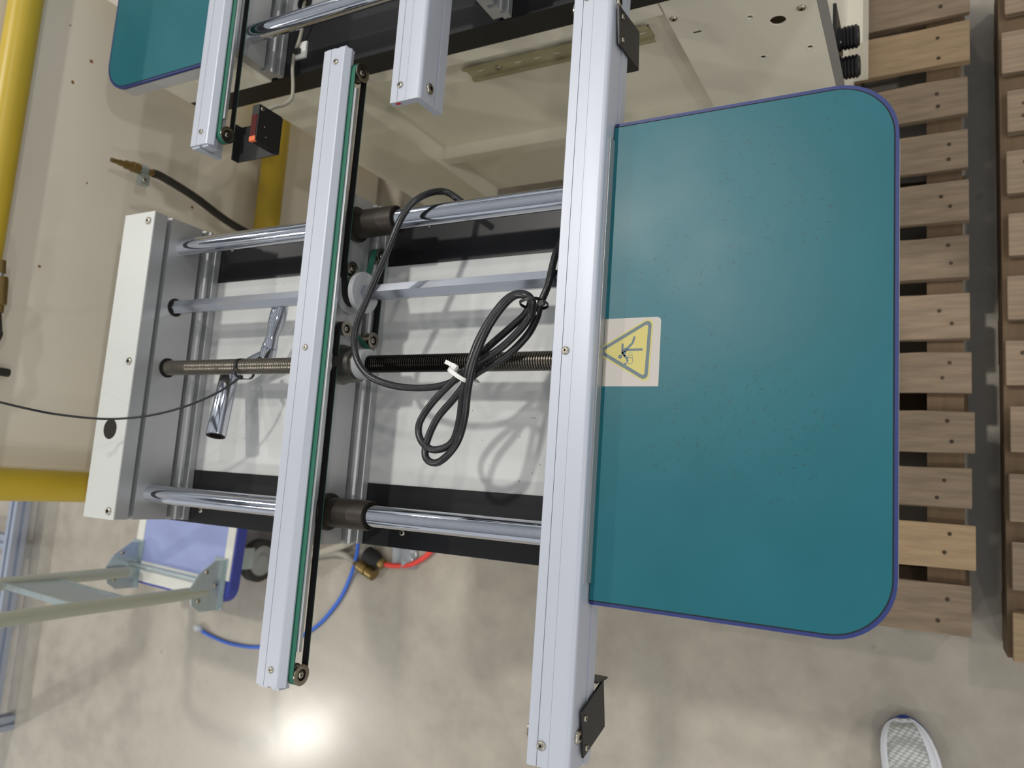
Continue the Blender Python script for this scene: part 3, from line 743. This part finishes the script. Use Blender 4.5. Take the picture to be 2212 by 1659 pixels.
# photo sensor with bracket, bolted under the far conveyor's left rail
sb = prism('sensor_bracket', [(-1.0105, 0.930), (-1.0085, 0.930), (-1.0085, 0.9175), (-0.9175, 0.9175), (-0.9175, 0.9155), (-1.0105, 0.9155)], 'Y', 0.499, 0.560, 'black_paint', C2, 0.0006)
se = box('photo_sensor', -0.9330, -0.9180, 0.503, 0.562, 0.9175, 0.9640, 'black_plastic', C2, 0.0018)
box('sensor_window', -0.9318, -0.9205, 0.507, 0.546, 0.9635, 0.9648, 'red_window', se, 0.0005)
box('sensor_lens', -0.9322, -0.9200, 0.5025, 0.510, 0.9600, 0.9652, 'orange_lens', se, 0.0005)
screw((-0.918, 0.556, 0.9580), (1, 0, 0), 0.0034, se, 'hex')
for sy, sz in ((0.530, 0.950), (0.515, 0.945)): screw((-0.918, sy, sz), (1, 0, 0), 0.0013, se, 'hex')
# pale sensor lead with its adhesive clip
lead = [at(662, 0, 0.820), at(656, 14, 0.842), at(655, 40, 0.852), at(650, 75, 0.845), at(640, 105, 0.841), at(635, 120, 0.840), at(632, 150, 0.850), at(633, 185, 0.87), at(630, 212, 0.885), at(615, 226, 0.90), at(595, 231, 0.92), at(580, 238, 0.935), Vector((-0.925, 0.557, 0.945))]
tube('sensor_lead', lead, 0.0030, 'cord_grey', C2, 10)
cc = at(652, 112, 0.8345)
cl = box('cable_clip', cc.x - 0.013, cc.x + 0.013, cc.y - 0.014, cc.y + 0.016, 0.8345, 0.8385, 'tie_white', C2, 0.0015)
box('clip_saddle', cc.x - 0.011, cc.x + 0.002, cc.y - 0.006, cc.y + 0.003, 0.8385, 0.8440, 'black_plastic', cl, 0.001)

# ------------------------------------------------------------------ power cable on the near conveyor
cab = thing('power_cable', 'coiled black cable bound with a white tie, resting on the lead screw', 'cable', at(1000, 800, 0.925))
cp = [(1003, 440, .888), (960, 414, .900), (910, 425, .932), (870, 466, .945), (836, 545, .948), (800, 630, .946), (770, 705, .944), (768, 765, .942), (795, 810, .940), (850, 833, .936), (920, 838, .935), (975, 826, .936),
      (1012, 795, .936), (1052, 752, .936), (1100, 710, .936), (1136, 676, .938), (1146, 645, .945), (1122, 634, .950), (1092, 648, .950), (1060, 688, .950), (1032, 738, .952), (1012, 795, .955), (1000, 850, .955), (993, 905, .952), (980, 950, .950), (958, 968, .947), (930, 970, .945), (908, 948, .943), (906, 915, .942), (930, 875, .942), (970, 832, .944),
      (1015, 792, .946), (1075, 757, .944), (1120, 716, .944), (1146, 680, .946), (1150, 652, .958), (1134, 638, .962), (1108, 641, .960), (1078, 672, .960), (1048, 720, .960), (1024, 780, .962), (1011, 840, .962), (1004, 900, .955), (990, 950, .953), (965, 985, .950), (940, 1000, .946), (920, 988, .944), (922, 955, .942), (944, 905, .940), (980, 862, .938),
      (1025, 810, .936), (1090, 772, .934), (1136, 728, .932), (1158, 690, .930), (1168, 655, .928), (1184, 615, .925), (1195, 570, .918), (1202, 545, .905), (1215, 520, .880)]
tube('cable_jacket', [at(*p) for p in cp], 0.0047, 'cable_black', cab, 12, n=8)
def tie(name, c, u, v, ru, rv, w, m, parent, tail=None, head=None):
    """band around a bundle: loop in plane (u,v), width w along u x v"""
    c = Vector(c); u = Vector(u).normalized(); n = u.cross(Vector(v)).normalized(); v = n.cross(u)
    bm = bmesh.new(); R = []
    for k in range(28):
        a = 2 * PI * k / 28; e = Vector((abs(math.cos(a)) ** 0.7 * math.copysign(1, math.cos(a)), abs(math.sin(a)) ** 0.7 * math.copysign(1, math.sin(a))))
        p = c + u * ru * e.x + v * rv * e.y; q = c + u * (ru + 0.0012) * e.x + v * (rv + 0.0012) * e.y
        R.append([bm.verts.new(x) for x in (p - n * w / 2, q - n * w / 2, q + n * w / 2, p + n * w / 2)])
    for k in range(28):
        A, B = R[k], R[(k + 1) % 28]
        for i in range(4): bm.faces.new((A[i], A[(i + 1) % 4], B[(i + 1) % 4], B[i]))
    if head is not None:
        h = Vector(head)
        vs = []
        for sx in (-1, 1):
            for sy in (-1, 1):
                for sz in (-1, 1): vs.append(bm.verts.new(h + u * 0.0034 * sx + v * 0.0026 * sy + n * (w / 2 + 0.001) * sz))
        for f in ((0, 1, 3, 2), (4, 6, 7, 5), (0, 4, 5, 1), (2, 3, 7, 6), (0, 2, 6, 4), (1, 5, 7, 3)): bm.faces.new([vs[i] for i in f])
    if tail is not None:
        P = catmull(tail, 6)
        for i in range(len(P) - 1):
            t = (P[i + 1] - P[i]).normalized(); s = t.cross(v).normalized() * w / 2; d = v * 0.0006
            a = [bm.verts.new(x) for x in (P[i] - s - d, P[i] + s - d, P[i] + s + d, P[i] - s + d, P[i + 1] - s - d, P[i + 1] + s - d, P[i + 1] + s + d, P[i + 1] - s + d)]
            for f in ((0, 3, 2, 1), (4, 5, 6, 7), (0, 1, 5, 4), (1, 2, 6, 5), (2, 3, 7, 6), (3, 0, 4, 7)): bm.faces.new([a[j] for j in f])
    return bm_to(name, bm, m, parent, smooth=30)
wc = at(1002, 813, 0.950)
tie('cable_tie', wc, at(1030, 832, .948) - at(978, 793, .948), (0, 0, 1), 0.0165, 0.0225, 0.0050, 'tie_white', cab, tail=[at(984, 793, .968), at(974, 787, .969), at(962, 781, .970)], head=at(982, 793, .967))
bc = at(1154, 657, 0.946)
tie('cable_tie', bc, at(1180, 650, .944) - at(1132, 664, .944), (0, 0, 1), 0.0125, 0.0225, 0.0036, 'black_plastic', cab, head=at(1170, 655, .956))

# ------------------------------------------------------------------ crank handle hung on the lead screw
kr = thing('crank_handle', 'chrome crank handle hanging from the lead screw by a black tie', 'handle', at(540, 800, 0.86))
g0 = at(611, 645, 0.885); g1 = at(577, 772, 0.872)
Lg = (g1 - g0).length
lathe('grip', g0, g1, [(0, 0.004), (0.002, 0.0095), (0.012, 0.0125), (0.030, 0.0135), (0.045, 0.0125), (0.060, 0.0095), (Lg - 0.022, 0.0115), (Lg - 0.018, 0.0125), (Lg - 0.0165, 0.0110), (Lg - 0.016, 0.0128), (Lg, 0.0128)], 'chrome', kr, 28, 40)
s0 = at(498, 800, 0.872); s1 = at(466, 942, 0.900)
Ls = (s1 - s0).length
so = lathe('socket_arm', s0, s1, [(0, 0.0135), (0.001, 0.0145), (Ls - 0.002, 0.0160), (Ls, 0.0150), (Ls, 0.0095), (Ls - 0.012, 0.0090), (Ls - 0.012, 0.0)], ['chrome', 'dark_socket'], kr, 28, 40, mat_of=lambda i: 1 if i > 3 else 0)
tube('crank_arm', [g1 + (g0 - g1).normalized() * 0.006, g1 * 0.5 + s0 * 0.5, s0 + (s1 - s0).normalized() * 0.008], 0.0100, 'chrome', kr, 16)
# black tie with its long tail
kt = thing('cable_tie', 'long black cable tie looped round the lead screw, tail arching left', 'cable tie', at(528, 795, 0.90))
tc_ = at(528, 797, 0.902)
tie('loop', tc_, (0, 1, 0), (0, 0, 1), 0.0150, 0.0195, 0.0045, 'black_plastic', kt, head=tc_ + Vector((0.004, -0.0150, 0.010)))
tl = [tc_ + Vector((0.002, -0.017, 0.012)), at(515, 818, 0.915), at(470, 848, 0.935), at(400, 878, 0.962), at(320, 898, 0.990), at(230, 905, 1.02), at(130, 896, 1.06), at(60, 883, 1.10), at(-12, 866, 1.135)]
tube('tail', tl, 0.0018, 'black_plastic', kt, 8)

# ------------------------------------------------------------------ yellow guard with beige panel
GX = -1.428
gd = thing('safety_barrier', 'yellow tubular safety barrier backed by a beige panel left of the conveyors', 'barrier', (GX, 0.44, 0))
for zz in (1.070, 0.464):
    cyl('rail', (GX, -0.055, zz), (GX, 0.985, zz), 0.027 if zz > 1 else 0.0300, 'yellow', gd, 28)
for yy in (-0.058, 0.985):
    cyl('post', (GX, yy, 0.0), (GX, yy, 1.097), 0.029, 'yellow', gd, 28, 0.004)
    box('foot_plate', GX - 0.06, GX + 0.06, yy - 0.06, yy + 0.06, 0.0, 0.008, 'yellow', gd, 0.001)
pn = box('panel', -1.500, -1.478, -0.050, 0.925, 0.010, 1.120, 'panel_beige', gd, 0.002)
for u, v, r in ((197, 133, 5), (157, 178, 5), (415, 448, 4.5), (85, 575, 3.5), (152, 55, 2.5), (188, 396, 2.5)):
    p = atx(u, v, -1.478); rr = r * 0.00085
    pts = [(p.y + rr * (0.6 + 0.6 * random.random()) * math.cos(2 * PI * k / 9), p.z + rr * (0.6 + 0.6 * random.random()) * math.sin(2 * PI * k / 9)) for k in range(9)]
    prism('rust_spot', pts, 'X', -1.4782, -1.4775, 'rust', pn)

# black air hose with brass plug and clamp, standing up in front of the panel
ah = thing('air_hose', 'stiff black air hose ending in a brass plug with hose clamp', 'hose', (-1.33, 0.50, 0))
hp = [Vector((-1.30, 0.46, 0.012)), Vector((-1.31, 0.48, 0.15)), Vector((-1.34, 0.51, 0.36)), atx(520, 495, -1.375), atx(420, 425, -1.39), atx(352, 383, -1.40), atx(330, 374, -1.40)]
tube('hose', hp, 0.0085, 'hose_dark', ah, 14)
f0 = atx(335, 376, -1.40); f1 = atx(240, 345, -1.40); Lf = (f1 - f0).length
lathe('brass_plug', f0, f1, [(0, 0.0070), (0.018, 0.0070), (0.019, 0.0085), (0.036, 0.0085), (0.037, 0.0105), (0.052, 0.0105), (0.053, 0.0088), (0.066, 0.0088), (0.067, 0.0058), (0.078, 0.0062), (0.082, 0.0046), (Lf, 0.0044)], 'brass', ah, 20, 30)
cm = (f0 * 0.70 + f1 * 0.30)
d = (f1 - f0).normalized()
lathe('hose_clamp', cm - d * 0.008, cm + d * 0.008, [(0, 0.0092), (0, 0.0104), (0.016, 0.0104), (0.016, 0.0092)], 'zinc', ah, 24, cap=False)
cb = cm + Vector((0.004, -0.021, -0.002))
hb = box('clamp_screw', cb.x - 0.008, cb.x + 0.008, cb.y - 0.011, cb.y + 0.011, cb.z - 0.009, cb.z + 0.009, 'zinc', ah, 0.003)
screw((cb.x + 0.008, cb.y - 0.002, cb.z + 0.002), (1, 0, 0.4), 0.0055, hb, 'hex', 'bolt')
# coupler hanging over the barrier rail at the picture's edge
cq = thing('hose_coupler', 'brass quick coupler on a black hose hung over the yellow rail', 'coupler', (-1.39, 0.25, 0.9))
c0 = atx(-4, 562, -1.392); c1 = atx(-8, 675, -1.392)
Lc = (c1 - c0).length
lathe('coupler', c0, c1, [(0, 0.012), (0.022, 0.012), (0.0222, 0.0095), (0.028, 0.0095), (0.0282, 0.0155), (0.036, 0.0165), (0.075, 0.0150), (Lc - 0.012, 0.0115), (Lc, 0.0105)], ['brass', 'chrome'], cq, 24, 30, mat_of=lambda i: 1 if i == 2 else 0)
tube('hose', [c1, c1 + Vector((0.0, -0.03, -0.006)), atx(-6, 725, -1.385), atx(-30, 760, -1.386), atx(-60, 780, -1.39), Vector((-1.415, 0.14, 1.106)), Vector((-1.445, 0.14, 1.104)), Vector((-1.465, 0.14, 1.06)), Vector((-1.468, 0.14, 0.98))], 0.0075, 'hose_dark', cq, 12)

# ------------------------------------------------------------------ platform truck
tr = thing('platform_truck', 'blue platform truck with upright tubular handle beside the near conveyor', 'hand truck', (-1.915, -0.335, 0))
W = 0.212
def tbox(name, x0, x1, y0, y1, z0, z1, m, parent=None, bevel=0.002):
    ox, oy = -1.915, -0.335
    return box(name, ox + x0, ox + x1, oy + y0, oy + y1, z0, z1, m, parent or tr, bevel)
ox, oy = -1.915, -0.335
dk = prism('deck', [(ox + p[0], oy + p[1]) for p in rrect(-W, W, -0.035, 0.70, 0.05, n=6)], 'Z', 0.165, 0.197, 'deck_edge_blue', tr, 0.004)
prism('deck_mat', [(ox + p[0], oy + p[1]) for p in rrect(-W + 0.035, W - 0.035, 0.03, 0.64, 0.01, n=4)], 'Z', 0.195, 0.1995, 'deck_blue', dk)
for x0, x1, y0, y1 in ((-W + 0.004, -W + 0.035, 0.03, 0.64), (W - 0.035, W - 0.006, 0.03, 0.64), (-W + 0.03, W - 0.03, -0.028, 0.03)):
    tbox('grip_strip', x0, x1, y0, y1, 0.195, 0.2005, 'deck_pad', dk, 0.001)
for sx in (-1, 1):
    x = sx * (W - 0.030)
    pl = prism('handle_bracket', [(oy + a, b) for a, b in ((-0.050, 0.200), (0.085, 0.200), (0.085, 0.235), (0.05, 0.285), (0.015, 0.305), (-0.03, 0.295), (-0.050, 0.265))], 'X', ox + x - 0.002, ox + x + 0.002, 'zinc', tr, 0.0008)
    tbox('bracket_foot', x - 0.04, x + 0.012, -0.050, 0.09, 0.1985, 0.2025, 'zinc', pl, 0.001)
    for a, b in ((0.02, 0.225), (-0.02, 0.275), (0.055, 0.26)): screw((ox + x + 0.002, oy + a, b), (1, 0, 0), 0.007, pl, 'hex')
    pts = [(x - sx * 0.012, 0.0, 0.245), (x - sx * 0.012, -0.004, 0.40), (x - sx * 0.012, -0.012, 0.70), (x - sx * 0.014, -0.020, 0.84), (x - sx * 0.045, -0.024, 0.915), (x - sx * 0.11, -0.025, 0.94), (0.0, -0.025, 0.945)]
    tube('handle_tube', [Vector((ox + a, oy + b, c)) for a, b, c in pts], 0.0165, 'tube_paint', tr, 16)
    for yy in (0.085, 0.56):
        cs = tbox('caster_fork', x * 0.9 - 0.025, x * 0.9 + 0.020, yy - 0.03, yy + 0.03, 0.10, 0.166, 'zinc')
        wx = ox + x * 0.9 + (0.000 if sx > 0 else -0.03)
        wh = lathe('wheel', (wx - 0.014, oy + yy - 0.01, 0.062), (wx + 0.016, oy + yy - 0.01, 0.062), [(0, 0.02), (0, 0.060), (0.004, 0.062), (0.026, 0.062), (0.030, 0.058), (0.030, 0.044), (0.027, 0.042), (0.027, 0.020), (0.032, 0.018), (0.032, 0.0)], ['tyre', 'wheel_hub'], tr, 32, 30, mat_of=lambda i: 1 if i >= 5 else 0)
tbox('brace_plate', -W + 0.05, W - 0.05, -0.010, -0.006, 0.455, 0.595, 'brace_grey', None, 0.001)
for zz in (0.455, 0.595): tbox('brace_rib', -W + 0.045, W - 0.045, -0.016, -0.002, zz - 0.006, zz + 0.006, 'zinc', None, 0.002)
cyl('tie_rod', (ox - W + 0.03, oy + 0.02, 0.222), (ox + W - 0.03, oy + 0.02, 0.222), 0.008, 'zinc', tr, 14)
tr.rotation_euler = (0, 0, math.radians(-2.5))

# ------------------------------------------------------------------ aluminium rack at the far left
rk = thing('profile_rack', 'grey aluminium profile rack standing at the left edge beyond the truck', 'rack', (-3.1, -0.35, 0))
def profile(name, x0, x1, y0, y1, z0, z1, axis):
    """square slotted profile with a groove in each side"""
    g = 0.006; d = 0.010
    def sec(a0, a1, b0, b1):
        am, bm_ = (a0 + a1) / 2, (b0 + b1) / 2
        return [(a0, b0), (am - g, b0), (am - g, b0 + d), (am + g, b0 + d), (am + g, b0), (a1, b0), (a1, bm_ - g), (a1 - d, bm_ - g), (a1 - d, bm_ + g), (a1, bm_ + g), (a1, b1), (am + g, b1), (am + g, b1 - d), (am - g, b1 - d), (am - g, b1), (a0, b1), (a0, bm_ + g), (a0 + d, bm_ + g), (a0 + d, bm_ - g), (a0, bm_ - g)]
    if axis == 'Y': return prism(name, sec(x0, x1, z0, z1), 'Y', y0, y1, 'profile_alu', rk)
    if axis == 'Z': return prism(name, sec(x0, x1, y0, y1), 'Z', z0, z1, 'profile_alu', rk)
    return prism(name, sec(y0, y1, z0, z1), 'X', x0, x1, 'profile_alu', rk)
profile('beam', -2.985, -2.935, -0.95, 0.25, 0.06, 0.11, 'Y')
profile('beam', -3.60, -3.55, -0.95, 0.25, 0.06, 0.11, 'Y')
for yy in (-0.33, 0.10): profile('cross_beam', -3.55, -2.985, yy - 0.025, yy + 0.025, 0.06, 0.11, 'X')
for xx in (-3.60, -2.985):
    for yy in (-1.0, 0.25): profile('leg', xx, xx + 0.05, yy, yy + 0.05, 0.0, 0.85, 'Z')
profile('beam', -2.985, -2.935, -0.95, 0.25, 0.80, 0.85, 'Y')
profile('beam', -3.60, -3.55, -0.95, 0.25, 0.80, 0.85, 'Y')
box('side_panel', -3.00, -2.99, -0.94, 0.24, 0.11, 0.80, 'panel_grey', rk, 0.001) if False else None

# ------------------------------------------------------------------ loose lines on the floor
bcab = thing('network_cable', 'blue network cable curling over the floor, clear plug end by the truck', 'cable', at(560, 1397, 0))
bl = [at(434, 1362, .012), at(460, 1376, .006), at(500, 1391, .005), at(555, 1398, .005), at(615, 1388, .005), at(680, 1356, .005), at(730, 1300, .006), at(757, 1245, .010), at(770, 1200, .03), at(772, 1165, .05), at(760, 1120, .05), at(740, 1060, .03)]
tube('cord', bl, 0.0052, 'cable_blue', bcab, 10)
e0 = at(438, 1364, .012); e1 = at(413, 1349, .014)
lathe('plug', e0, e1, [(0, 0.006), (0.010, 0.009), (0.012, 0.0105), (0.034, 0.0105), (0.036, 0.008)], 'clear_plastic', bcab, 8, 20)
gh = thing('grey_hose', 'grey hose with brass end fitting lying on the floor below the carriage', 'hose', at(740, 1200, 0))
tube('hose', [at(600, 1215, .012), at(650, 1206, .012), at(700, 1197, .014), at(735, 1196, .016), at(760, 1208, .016), at(774, 1219, .016)], 0.0095, 'hose_grey', gh, 12)
q0 = at(768, 1214, .018); q1 = at(808, 1243, .018); Lq = (q1 - q0).length
lathe('brass_fitting', q0, q1, [(0, 0.011), (0.012, 0.013), (0.018, 0.018), (Lq * 0.62, 0.018), (Lq * 0.63, 0.015), (Lq * 0.70, 0.015), (Lq * 0.71, 0.018), (Lq, 0.0165), (Lq, 0.010)], 'brass', gh, 16, 30)
ph = thing('beige_hose', 'pale beige hose crossing under the lower corner of the carriage plate', 'hose', at(720, 1185, 0))
tube('hose', [at(590, 1215, .02), at(660, 1202, .02), at(710, 1188, .02), at(745, 1176, .022), at(775, 1160, .03), at(800, 1135, .04), at(830, 1090, .04)], 0.0110, 'cord_grey', ph, 12)
rh = thing('red_hose', 'red hose with black grip and brass collar on the floor', 'hose', at(850, 1215, 0))
tube('hose', [at(824, 1217, .016), at(850, 1222, .012), at(885, 1220, .010), at(910, 1208, .010), at(930, 1192, .010), at(950, 1165, .010), at(960, 1120, .010)], 0.0068, 'hose_red', rh, 12)
k0 = at(790, 1193, .026); k1 = at(822, 1216, .018); Lk = (k1 - k0).length
lathe('grip', k0, k1, [(0, 0.016), (0.004, 0.021), (Lk * 0.55, 0.0225), (Lk * 0.85, 0.017), (Lk, 0.012)], 'black_rubber', rh, 18, 40)
lathe('collar', k1 - (k1 - k0).normalized() * 0.004, k1 + (k1 - k0).normalized() * 0.014, [(0, 0.013), (0.003, 0.0145), (0.014, 0.0145), (0.018, 0.009)], 'brass', rh, 16, 30)
# crumpled clear bag
bm = bmesh.new(); bmesh.ops.create_grid(bm, x_segments=10, y_segments=8, size=0.5)
bagc = at(878, 1196, 0.0)
for v in bm.verts:
    v.co.z = 0.004 + 0.018 * random.random() * (1 - abs(v.co.x) * 1.6) + 0.006 * math.sin(v.co.x * 9)
    v.co.x = bagc.x + v.co.x * 0.08 + random.uniform(-.004, .004); v.co.y = bagc.y + 0.03 + v.co.y * 0.13 + random.uniform(-.004, .004); v.co.z = max(0.001, v.co.z)
bg = bm_to('plastic_bag', bm, 'clear_plastic', None, smooth=80)
sol = bg.modifiers.new('thickness', 'SOLIDIFY'); sol.thickness = 0.0006
tag(bg, 'crumpled clear plastic bag on the floor beside the red hose', 'bag')

# ------------------------------------------------------------------ pallets
NAIL = None
def nail(parent, x, y, z, r=0.0036):
    global NAIL
    if NAIL is None:
        o = lathe('nail', (x, y, z - 0.0008), (x, y, z + 0.0004), [(0, r), (0.0010, r), (0.0012, r * 0.6)], 'nail', parent, 8, 40); NAIL = o.data; return o
    o = bpy.data.objects.new('nail', NAIL); COL.objects.link(o); o.parent = parent; o.location = Vector((x, y, z - 0.0008)) - world_loc(parent); return o
def board(root, x0, x1, y0, y1, z0, z1, m, skew=0.0):
    bm = bmesh.new(); bm_box(bm, x0, x1, y0, y1, z0, z1)
    bmesh.ops.subdivide_edges(bm, edges=[e for e in bm.edges if abs(e.verts[0].co.x - e.verts[1].co.x) > 1e-4], cuts=4)
    for v in bm.verts:
        v.co.y += random.uniform(-.0018, .0018) + skew * (v.co.x - x0)
        if v.co.z > (z0 + z1) / 2: v.co.z += random.uniform(-.0012, .0012)
    return bm_to('board', bm, m, root, bevel=0.0012, seg=1)
P1 = thing('pallet', 'weathered wooden pallet partly hidden under the large teal table', 'pallet', (-0.15, 0.35, 0), 'pallets on the floor')
rows = [(0.972, 1.068), (0.870, 0.954), (0.761, 0.837), (0.658, 0.734), (0.554, 0.633), (0.443, 0.526), (0.328, 0.414), (0.227, 0.302), (0.117, 0.192), (0.018, 0.089), (-0.091, -0.011), (-0.205, -0.117)]
for i, (a, b) in enumerate(rows):
    bd = board(P1, -0.36, 0.062 + random.uniform(-.004, .004), a, b, 0.122, 0.140, 'wood' if i not in (1, 10) else 'wood_pale', 0.012 if i < 3 else 0)
    for nx, ny in ((0.018 + random.uniform(-.014, .014), a + (b - a) * random.uniform(0.22, 0.38)), (0.016 + random.uniform(-.014, .014), a + (b - a) * random.uniform(0.62, 0.78))): nail(bd, nx, ny, 0.1405)
for xs in (-0.010, -0.190, -0.345):
    box('stringer', xs, xs + 0.060 if xs > -0.3 else xs + 0.04, -0.200, 1.065, 0.018, 0.122, 'wood_dark', P1, 0.002)
for ya in (-0.19, 0.20, 0.60, 0.96): board(P1, -0.36, 0.06, ya, ya + 0.09, 0.0, 0.018, 'wood_dark')
P2 = thing('pallet', 'second wooden pallet cut off by the right edge of the picture', 'pallet', (0.35, 0.35, 0), 'pallets on the floor')
y = -0.236
for i in range(11):
    bd = board(P2, 0.117 + random.uniform(-.003, .006), 0.70, y, y + 0.082, 0.122, 0.140, 'wood_pale' if i < 1 else 'wood')
    nail(bd, 0.155 + random.uniform(-.012, .012), y + 0.025 + random.uniform(-.01, .008), 0.1405); nail(bd, 0.152 + random.uniform(-.012, .012), y + 0.058 + random.uniform(-.008, .01), 0.1405)
    y += 0.119
for xs in (0.112, 0.38, 0.64): box('stringer', xs, xs + 0.05, -0.232, 1.05, 0.018, 0.122, 'wood_dark', P2, 0.002)
for ya in (-0.22, 0.30, 0.90): board(P2, 0.112, 0.69, ya, ya + 0.09, 0.0, 0.018, 'wood_dark')

# ------------------------------------------------------------------ sneaker of the photographer
sh = thing('sneaker', 'white running sneaker with grey mesh toe and blue tip on the concrete', 'shoe', (-0.02, -0.53, 0))
def shoe_sections():
    # (t along length from toe, half width left, half width right, top height)
    return [(0.000, 0.014, 0.014, 0.030), (0.006, 0.026, 0.022, 0.040), (0.018, 0.036, 0.032, 0.050), (0.040, 0.044, 0.042, 0.060), (0.075, 0.048, 0.050, 0.071), (0.110, 0.048, 0.051, 0.082),
            (0.150, 0.042, 0.046, 0.096), (0.190, 0.036, 0.040, 0.104), (0.235, 0.034, 0.037, 0.100), (0.270, 0.032, 0.034, 0.094), (0.290, 0.022, 0.022, 0.085)]
S_T = Vector((-0.052, -0.386, 0)); S_D = Vector((0.16, -1.0, 0)).normalized(); S_R = Vector((-S_D.y, S_D.x, 0))
def shoe_pt(t, a, z): return S_T + S_D * t + S_R * a + Vector((0, 0, z))
def shoe_loft(name, z_of, m, w_scale, parent, arch):
    bm = bmesh.new(); R = []
    for t, wl, wr, h in shoe_sections():
        ring = []
        n = 18
        for k in range(n):
            a = 2 * PI * k / n; ca, sa = math.cos(a), math.sin(a)
            zl, zh = z_of(t, h)
            w = (wr if ca > 0 else wl) * w_scale
            e = 0.75 if arch else 0.35
            x = math.copysign(abs(ca) ** e, ca) * w; zz = (zl + zh) / 2 + (zh - zl) / 2 * math.copysign(abs(sa) ** (0.9 if arch else 0.35), sa)
            ring.append(bm.verts.new(shoe_pt(t, x, zz)))
        R.append(ring)
    for i in range(len(R) - 1):
        for k in range(18): bm.faces.new((R[i][k], R[i][(k + 1) % 18], R[i + 1][(k + 1) % 18], R[i + 1][k]))
    bm.faces.new(R[0]); bm.faces.new(list(reversed(R[-1])))
    bmesh.ops.recalc_face_normals(bm, faces=bm.faces)
    bmesh.ops.subdivide_edges(bm, edges=bm.edges, cuts=1, use_grid_fill=True, smooth=0.6)
    return bm_to(name, bm, m, parent, smooth=70)
shoe_loft('outsole', lambda t, h: (0.001 + max(0, 0.03 - t) * 0.4, 0.010 + max(0, 0.03 - t) * 0.55), 'shoe_blue', 1.0, sh, False)
shoe_loft('midsole', lambda t, h: (0.010 + max(0, 0.03 - t) * 0.5, 0.032), 'shoe_white', 1.03, sh, False)
up = shoe_loft('upper', lambda t, h: (0.020, h * 0.96), 'shoe_white', 0.96, sh, True)
bpy.context.view_layer.update()
shoe_loft('mesh_vamp', lambda t, h: (0.034, 0.034 + (h - 0.034) * min(1.02, 0.78 + t * 9)), 'shoe_knit', 0.79, sh, True)
tipb = lathe('toe_cap', shoe_pt(-0.004, 0.0, 0.020), shoe_pt(0.012, 0.0, 0.020), [(0, 0.006), (0.003, 0.012), (0.010, 0.018), (0.015, 0.019)], 'shoe_blue', sh, 20, 60)
tipb.scale = (1.0, 1.0, 0.85)
# curved tick mark on the side of the toe, collar and laces
bm = bmesh.new()
arc_t = [(0.086, 0.001), (0.100, 0.0035), (0.114, 0.0028), (0.130, 0.0006)]
for i in range(len(arc_t) - 1):
    (t0, w0), (t1, w1) = arc_t[i], arc_t[i + 1]
    f0 = [(t0, -w0), (t0, w0), (t1, w1), (t1, -w1)]
    lo = [shoe_pt(t, -0.0445 + 0.05 * (t - 0.086) + a, 0.0545 + (t - 0.086) * 0.02) for t, a in f0]
    va = [bm.verts.new(p) for p in lo]; vb = [bm.verts.new(p + Vector((-0.001, 0, 0.0016))) for p in lo]
    bm.faces.new(vb); bm.faces.new(list(reversed(va)))
    for k in range(4): bm.faces.new((va[k], va[(k + 1) % 4], vb[(k + 1) % 4], vb[k]))
bm_to('side_mark', bm, 'shoe_blue', sh)
lathe('collar', shoe_pt(0.225, 0.002, 0.088), shoe_pt(0.230, 0.002, 0.112), [(0, 0.034), (0.012, 0.036), (0.022, 0.035), (0.024, 0.031), (0.012, 0.028), (0.0, 0.0)], ['shoe_white', 'shoe_dark'], sh, 24, 60, mat_of=lambda i: 1 if i >= 3 else 0)
for k in range(5):
    t = 0.125 + k * 0.016
    zt_ = 0.0855 + (t - 0.11) * 0.22
    tube('lace', [shoe_pt(t, -0.024, zt_ - 0.006), shoe_pt(t + 0.003, 0.0, zt_ + 0.006), shoe_pt(t, 0.026, zt_ - 0.006)], 0.0024, 'shoe_white', sh, 8)
